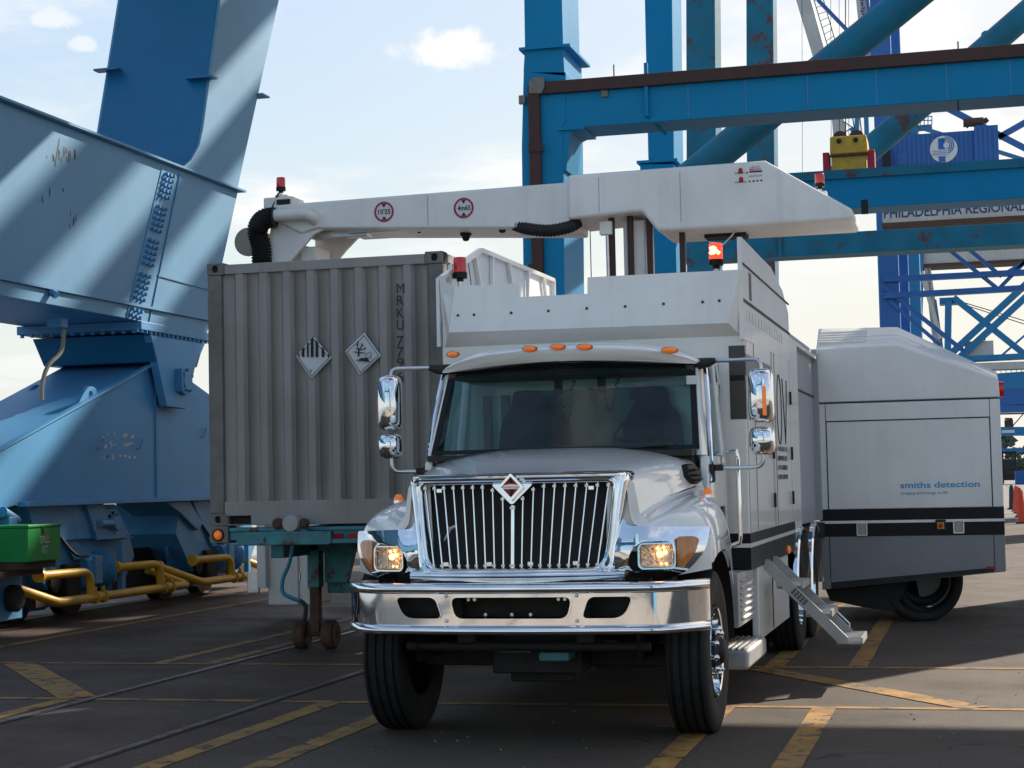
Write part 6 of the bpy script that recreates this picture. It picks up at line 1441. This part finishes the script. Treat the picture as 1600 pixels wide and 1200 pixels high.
for a, b, w_ in (((1380, 437), (1640, 424), 8), ((1380, 463), (1640, 448), 8), ((1340, 620), (1640, 620), 24), ((1340, 645), (1640, 637), 11)): 
    bm4(a, b, w_*1.05*u4, 1.0, name='girder')
for a, b, w_ in (((1383, 450), (1510, 552), 6), ((1390, 470), (1470, 540), 5), ((1480, 388), (1560, 452), 5), ((1512, 388), (1565, 432), 5), ((1640, 370), (1560, 452), 5), ((1628, 395), (1566, 430), 5),
                 ((1478, 168), (1660, 262), 8), ((1640, 170), (1560, 215), 8), ((1440, 318), (1466, 350), 6), ((1278, 0), (1332, 56), 5), ((1330, 200), (1400, 320), 6)): bm4(a, b, w_*1.1*u4, .5)
# ribbed machinery house
h0, h1 = p4(1391, 258), p4(1559, 200)
MH = c4(MB().box((h0.x, Y4 - .5, h0.z - 3), (p4(1522, 210).x, Y4 + 7, p4(1450, 210).z)), 'machinery_house', 'c4')
c4(MB().box((p4(1522, 210).x, Y4 - .9, h0.z - 3), (h1.x, Y4 + 7, p4(1540, 199).z)), 'house_annex', 'c4', MH)
rb = MB(); k = 0; x = h0.x
while x < h1.x:
    yy = Y4 - .5 if x < p4(1522, 210).x else Y4 - .9
    rb.box((x, yy - .10, h0.z - 3), (x + .20, yy, p4(1450, 211).z if x < p4(1522, 210).x else p4(1540, 200).z)); x += .42
r1 = c4(rb, 'house_ribbing', 'c4', MH, smooth=0)
c4(MB().cyl(p4(1505, 192), p4(1537, 190), .42, n=16).cyl(p4(1537, 191), p4(1543, 186), .25, n=12).box(p4(1510, 199), p4(1513, 194) + Vector((0, .5, 0))).box(p4(1528, 199), p4(1531, 192) + Vector((0, .5, 0))), 'exhaust_drum', 'rust', MH)
c4(MB().box(p4(1402, 258, Y4 - .62), p4(1417, 239, Y4 - .62) + Vector((0, .05, 0))), 'house_door', 'c4', MH)
# port emblem
ce = p4(1474.5, 233, Y4 - .62); Re = 20.5*u4
em4 = c4(disc(MB(), ce, Re, (0, -1, 0), 40), 'port_emblem', 'paper', MH)
sg = MB(); o = Vector((0, -.03, 0)); s_ = Re
def E4(x, z): return ce + o + Vector((x*s_, 0, z*s_))
sg.add([E4(-.38, -.93), E4(.10, -.99), E4(.10, .82), E4(-.38, .82)], [(0,1,2,3)])
def arc4(r0, r1, t0, t1, cx=.12, cz=.28):
    n = 20; A = [E4(cx + r0*math.cos(t0 + (t1-t0)*i/n), cz + r0*math.sin(t0 + (t1-t0)*i/n)) for i in range(n+1)]; B = [E4(cx + r1*math.cos(t0 + (t1-t0)*i/n), cz + r1*math.sin(t0 + (t1-t0)*i/n)) for i in range(n+1)]
    sg.add(A + B, [(i, i+1, n+2+i, n+1+i) for i in range(n)])
for r_ in (.30, .44, .58): arc4(r_, r_ + .07, -math.pi/2, math.pi/2)
sg.add([E4(.10, .78), E4(.14, .90), E4(.14, .86), E4(.1, .82)], [(0,1,2,3)])
c4(sg, 'emblem_print', 'c4', em4)
wv_ = MB(); o = Vector((0, -.05, 0))
for k in range(3):
    n = 24; A = []; B = []
    for i in range(n+1):
        x = -.82 + 1.1*i/n; z = -.16 - .13*k + .035*math.sin(i*1.5 + k*.8); A.append(E4(x, z)); B.append(E4(x, z + .05))
    wv_.add(A + B, [(i, i+1, n+2+i, n+1+i) for i in range(n)])
c4(wv_, 'emblem_waves', 'c4', em4)
wv2 = MB(); o = Vector((0, -.045, 0))
n = 24; A = [E4(-.84 + 1.16*i/n, -.52 + .035*math.sin(i*1.5)) for i in range(n+1)]; B = [E4(-.84 + 1.16*i/n, -.02 + .035*math.sin(i*1.5)) for i in range(n+1)]
wv2.add(A + B, [(i, i+1, n+2+i, n+1+i) for i in range(n)]); wv2.add([E4(.0, .12), E4(.24, .12), E4(.24, .42), E4(.0, .42)], [(0,1,2,3)])
c4(wv2, 'emblem_field', 'paper', em4)
# sign girder
sa, sb_ = on('y', Y4 - 8, 1379, 345), p4(1700, 322)
zs0, zs1 = on('y', Y4 - 8, 1490, 343).z, on('y', Y4 - 8, 1490, 314).z
SGN = c4(MB().box((sa.x, Y4 - 8, zs0), (14, Y4 - 5, zs1)), 'sign_girder', 'boomw')
c4(MB().box((sa.x - .05, Y4 - 8.3, zs0 - .35), (14, Y4 - 4.8, zs0)), 'girder_flange', 'rust', SGN)
a = on('y', Y4 - 8.05, 1381, 333); b = on('y', Y4 - 8.05, 1601, 325)
c4(text_mb('PHILADELPHIA REGIONAL', Vector((a.x, Y4 - 8.05, zs0 + .42)), (1, 0, 0), (0, 0, 1), width=b.x - a.x, height=.88, off=0, bold=.012), 'sign_lettering', 'inknavy', SGN)
c4(MB().box((p4(1380, 250).x, Y4 - 2, p4(1385, 259).z - 2), (p4(1392, 250).x, Y4 + 2, p4(1385, 235).z)), 'house_landing', 'under', MH)
# white and cyan-blue ship cranes farther off
C5 = crane('white_boom_crane', 'white and light blue ship crane with long white boom girder, far along the quay', (-4, 240, 0))
def c5(mb, name, m, parent=C5, **k): return build(mb, name, X[m], parent, **k)
Y5 = 240.0; u5 = Y5/FPX
p5 = lambda px, py: on('y', Y5, px, py)
bm5 = lambda a, b, w_, d, name='brace', m='c5': c5(MB().beam(p5(*a), p5(*b), w_*u5, d, (0, -1, 0)), name, m)
a, b = p5(1420, 418), p5(1700, 388)
g5 = c5(MB().box((p5(1425, 400).x, Y5, p5(1520, 409).z), (24, Y5 + 4, p5(1520, 388).z)), 'boom_girder', 'boomw'); c5(MB().box((p5(1425, 400).x, Y5 - .4, p5(1520, 414).z), (24, Y5 + 4.2, p5(1520, 409).z)), 'girder_walkway', 'rust', g5)
c5(MB().box((p5(1412, 400).x, Y5, p5(1420, 415).z), (p5(1430, 400).x, Y5 + 4, p5(1420, 394).z)), 'boom_end_platform', 'c4', g5)
bm5((1424, 380), (1416, 760), 13, 1.6, 'leg'); bm5((1440, 390), (1432, 760), 7, 1.4, 'leg')
bm5((1478, 560), (1640, 410), 10, 1.2); bm5((1498, 560), (1660, 412), 10, 1.2); bm5((1490, 465), (1640, 585), 9, 1.0); bm5((1560, 560), (1640, 490), 3, .6)
bm5((1482, 470), (1478, 760), 10, 1.5, 'mast'); c5(MB().box(p5(1468, 475), p5(1498, 464) + Vector((0, 3, 0))), 'mast_head', 'c5')
bm5((1440, 425), (1470, 530), 7, 1.5, 'boom_stay', 'boomw'); bm5((1462, 468), (1473, 545), 2.2, .5, 'mast_cable')
w1 = c5(MB().prism([p5(1444, 418), p5(1454, 418), p5(1472, 540), p5(1458, 540)], (0, 2.5, 0)), 'white_boom', 'boomw')
a = on('y', Y5 - .05, 1447, 420); c5(text_mb('Philadelphia', a + Vector((0, 0, 0)), on('y', Y5, 1453.5, 470) - on('y', Y5, 1447, 420), Vector((.98, 0, .15)), width=(on('y', Y5, 1453.5, 470) - on('y', Y5, 1447, 420)).length, height=.42, off=0), 'boom_lettering', 'inknavy', w1)
for k in range(2): bm5((1490, 468 + k*3), (1640, 513 + k*6), 1.1, .3, 'stay_cable', 'under')
c5(MB().box(p5(1508, 558), p5(1552, 532) + Vector((0, 6, 0))), 'counterweight_house', 'boomw'); c5(MB().cyl(p5(1535, 532), p5(1535, 526), .4), 'house_chimney', 'rust')
bm5((1500, 562), (1640, 555), 8, 3, 'girder'); bm5((1520, 574), (1640, 570), 11, 3, 'girder', 'boomw')
for k in range(9): bm5((1540 + k*8, 585), (1540 + k*8, 578), .8, .3, 'rail_post', 'under')
bm5((1540, 599), (1640, 592), 26, 3, 'girder'); bm5((1571, 618), (1640, 550), 12, 1.2)
bm5((1555, 674), (1640, 674), 13, 2, 'girder'); a = on('y', Y5 - 1.3, 1565, 677); c5(text_mb('MAERSK', a, (1, 0, 0), (0, 0, 1), width=1.5, height=.35, off=0), 'girder_lettering', 'paper') if False else None
bm5((1555, 704), (1640, 702), 6, 2, 'girder'); bm5((1555, 647), (1640, 645), 2, 1, 'girder', 'under'); bm5((1560, 691), (1640, 600), 1.6, .4, 'brace', 'under')
c5(MB().box(p5(1570, 668), p5(1583, 656) + Vector((0, 2, 0))).cyl(p5(1576, 656), p5(1576, 653), .5), 'winch', 'rust')
a, b = p5(1565, 677), p5(1585, 672); c5(MB().box(a + Vector((0, -1.1, 0)), b + Vector((0, -1.0, 0))), 'name_plate', 'paper')
# mast lattice of the white derrick
C6 = crane('derrick_crane', 'pale luffing derrick with ladder and upright lettered boom, high behind the blue tubes', (-9, 130, 0))
def c6(mb, name, m, parent=C6, **k): return build(mb, name, X[m], parent, **k)
Y6 = 185.0; u6 = Y6/FPX
p6 = lambda px, py: on('y', Y6, px, py)
w6 = c6(MB().prism([p6(1232, -40), p6(1256, -40), p6(1322, 200), p6(1330, 330), p6(1312, 330), p6(1300, 190)], (0, 2.2, 0)), 'luffing_boom', 'boomw', bevel=.05)
c6(MB().box((p6(1371, 400).x, Y6, 0), (p6(1386, 400).x, Y6 + 2, p6(1310, 300).z)).box((p6(1306, 300).x, Y6 + .2, p6(1310, 316).z), (p6(1386, 300).x, Y6 + 1.8, p6(1310, 300).z)), 'pedestal', 'c5')
ld = MB()
for a, b in (((1266, -20), (1297, 85)), ((1281, -20), (1308, 75))): ld.beam(p6(*a), p6(*b), .09, .09, (0, -1, 0))
for k in range(11):
    t = k/10; ld.beam(p6(1266 + 31*t, -20 + 105*t), p6(1281 + 27*t, -20 + 95*t), .05, .05, (0, -1, 0))
c6(ld, 'boom_ladder', 'under', w6)
la_ = MB(); pts = [(1318 + 14*math.sin(k*1.57), 190 + k*9) for k in range(8)]
for q0, q1 in zip(pts[:-1], pts[1:]): la_.beam(p6(*q0), p6(*q1), .1, .1, (0, -1, 0))
for a, b in (((1330, 170), (1345, 260)), ((1342, 170), (1352, 260)), ((1330, 200), (1350, 215)), ((1334, 225), (1350, 240))): la_.beam(p6(*a), p6(*b), .12, .12, (0, -1, 0))
c6(la_, 'lattice_jib', 'under')
for x0, x1, wd in ((1298, 1299, .05), (1311, 1312, .05), (1321, 1321.5, .10), (1326, 1326.5, .05), (1379, 1396, .05), (1372, 1382, .04), (1253, 1254, .04)):
    c6(MB().beam(p6(x0, -30), p6(x1, 330 if x0 < 1330 or x0 > 1250 else 90), wd, wd, (0, -1, 0)), 'hoist_rope', 'under')
w7 = c6(MB().prism([p6(1332, -60), p6(1350, -60), p6(1362, 60), p6(1366, 110), p6(1348, 110)], (0, 2, 0)), 'white_boom', 'boomw')
a, b = on('y', Y6 - .05, 1337, -40), on('y', Y6 - .05, 1348, 46)
c6(text_mb('Philadelphia', a, b - a, Vector((.99, 0, .12)), width=(b - a).length, height=.52, off=0, bold=.01), 'boom_lettering', 'inknavy', w7)
c6(MB().beam(p6(1352, -40), p6(1372, 180), 4*u6, .9, (0, -1, 0)), 'boom_side_frame', 'c4'); c6(MB().beam(p6(1360, -30), p6(1364, 170), 3*u6, .5, (0, -1, 0)), 'boom_side_frame', 'c4')
for py in (8, 40, 78, 84): c6(MB().box(p6(1362, py + 3), p6(1374 if py < 70 else 1388, py) + Vector((0, .6, 0))), 'boom_platform', 'c5')
# blue tower with railed landing behind the emblem house
C7 = crane('tower_crane', 'light blue crane tower with railed landing, rising behind the emblem house', (-2, 200, 0))
Y7 = 200.0; p7 = lambda px, py: on('y', Y7, px, py)
def c7(mb, name, m, parent=C7, **k): return build(mb, name, X[m], parent, **k)
c7(MB().prism([p7(1418, 170), p7(1434, 150), p7(1434, 340), Vector((p7(1434, 340).x, Y7, 0)), Vector((p7(1412, 340).x, Y7, 0)), p7(1410, 200)], (0, 4, 0)), 'tower', 'c5')
c7(MB().box(p7(1428, 198), p7(1456, 194) + Vector((0, 3, 0))), 'landing', 'c5')
for k in range(5): c7(MB().beam(p7(1432 + k*6, 195), p7(1432 + k*6, 182), .1, .1, (0, -1, 0)), 'landing_post', 'c5')
c7(MB().beam(p7(1430, 182), p7(1457, 182), .1, .1, (0, -1, 0)).beam(p7(1430, 188), p7(1457, 188), .1, .1, (0, -1, 0)), 'landing_rail', 'c5')
c7(MB().beam(p7(1440, 200), p7(1640, 262), .35, .8, (0, -1, 0)).beam(p7(1420, 205), p7(1400, 215), .5, 1, (0, -1, 0)), 'tower_brace', 'c5')
for a, b in (((1390, 110), (1392, 260)), ((1352, 140), (1356, 250)), ((1340, 150), (1338, 260)), ((1378, 150), (1384, 255))): c7(MB().beam(p7(*a), p7(*b), .5, 1.0, (0, -1, 0)), 'tower_brace', 'c5')
# ------------------------------------------------------------------ cones, forklift, far boxes
CN = thing('traffic_cone', 'nearest tall orange cone with white bands, cut by the right edge of the photo', 'traffic cone', (0, 0, 0), 'cones along the lane')
build(MB().box((-.19, -.19, 0), (.19, .19, .05)), 'cone_base', X['blackm'], CN, bevel=.01)
cn = build(MB().lathe([(.145, .05), (.045, 1.0), (.04, 1.05), (.0, 1.055)], (0, 0, 0), 'z', 20), 'cone_body', X['cone'], CN)
for z0, z1 in ((.62, .76), (.84, .93)): build(MB().lathe([(.147 - .105*z0, z0), (.147 - .105*z1, z1)], (0, 0, 0), 'z', 20), 'cone_band', X['conew'], cn)
spots = [(1597.5, 816, 'nearest tall orange cone with white bands, cut by the right edge of the photo'), (1594.5, 806, 'orange cone second in line behind the one at the right edge'), (1591.5, 800, 'orange cone third in the row, between the second and the farthest'), (1588, 797, 'farthest orange cone of the row, next to the dark marker post')]
for i, (px, py, lb_) in enumerate(spots):
    q = on('z', 0, px, py + 2)
    if i == 0: CN.location = q; ORG[CN.name] = q; o = CN
    else: o = tree_copy(CN, q, lb_)
q = on('z', 0, 1581.5, 796)
DC = thing('dark_post', 'dark grey marker post with square foot beside the orange cones', 'post', q)
build(MB().box(q + Vector((-.2, -.2, 0)), q + Vector((.2, .2, .06))), 'post_foot', X['rubber'], DC); build(MB().lathe([(.13, .06), (.10, .9), (.06, 1.05), (0, 1.07)], q, 'z', 16), 'post_body', X['inkb'], DC)
q = on('z', 0, 1578, 756.5)
FK = thing('forklift', 'far forklift with dark mast parked under the tree line', 'forklift', q)
for nm, a, b, mm in (('mast', (-.9, -.3, .2), (-.7, 0, 4.2), 'under'), ('mast', (.7, -.3, .2), (.9, 0, 4.2), 'under'), ('mast_crossbar', (-.9, -.3, 3.9), (.9, -.05, 4.2), 'under'), ('body', (-1.0, .2, .5), (1.0, 3.0, 1.7), 'rust'), ('cab', (-.8, .6, 1.7), (.8, 2.2, 3.2), 'inkb'), ('fork', (-1.1, -.4, .5), (1.1, -.3, 1.3), 'under')):
    build(MB().box(q + Vector(a), q + Vector(b)), nm, X[mm], FK, bevel=.05)
for x in (-.9, .9):
    for y in (.6, 2.6): build(MB().cyl(q + Vector((x - .18, y, .5)), q + Vector((x + .18, y, .5)), .5, n=16), 'wheel', X['tyre'], FK)
q = on('z', 0, 1600, 757)
FB = thing('far_container', 'dark blue container lying far off beside the forklift', 'container', q)
fbx = build(MB().box(q + Vector((-1.0, 0, 0)), q + Vector((5.0, 2.5, 1.7))), 'container_shell', X['c4'], FB)
fr = MB()
for k in range(20): fr.box(q + Vector((-.95 + k*.30, -.04, .1)), q + Vector((-.82 + k*.30, .001, 1.6)))
build(fr, 'shell_ribbing', X['c4'], FB, smooth=0)
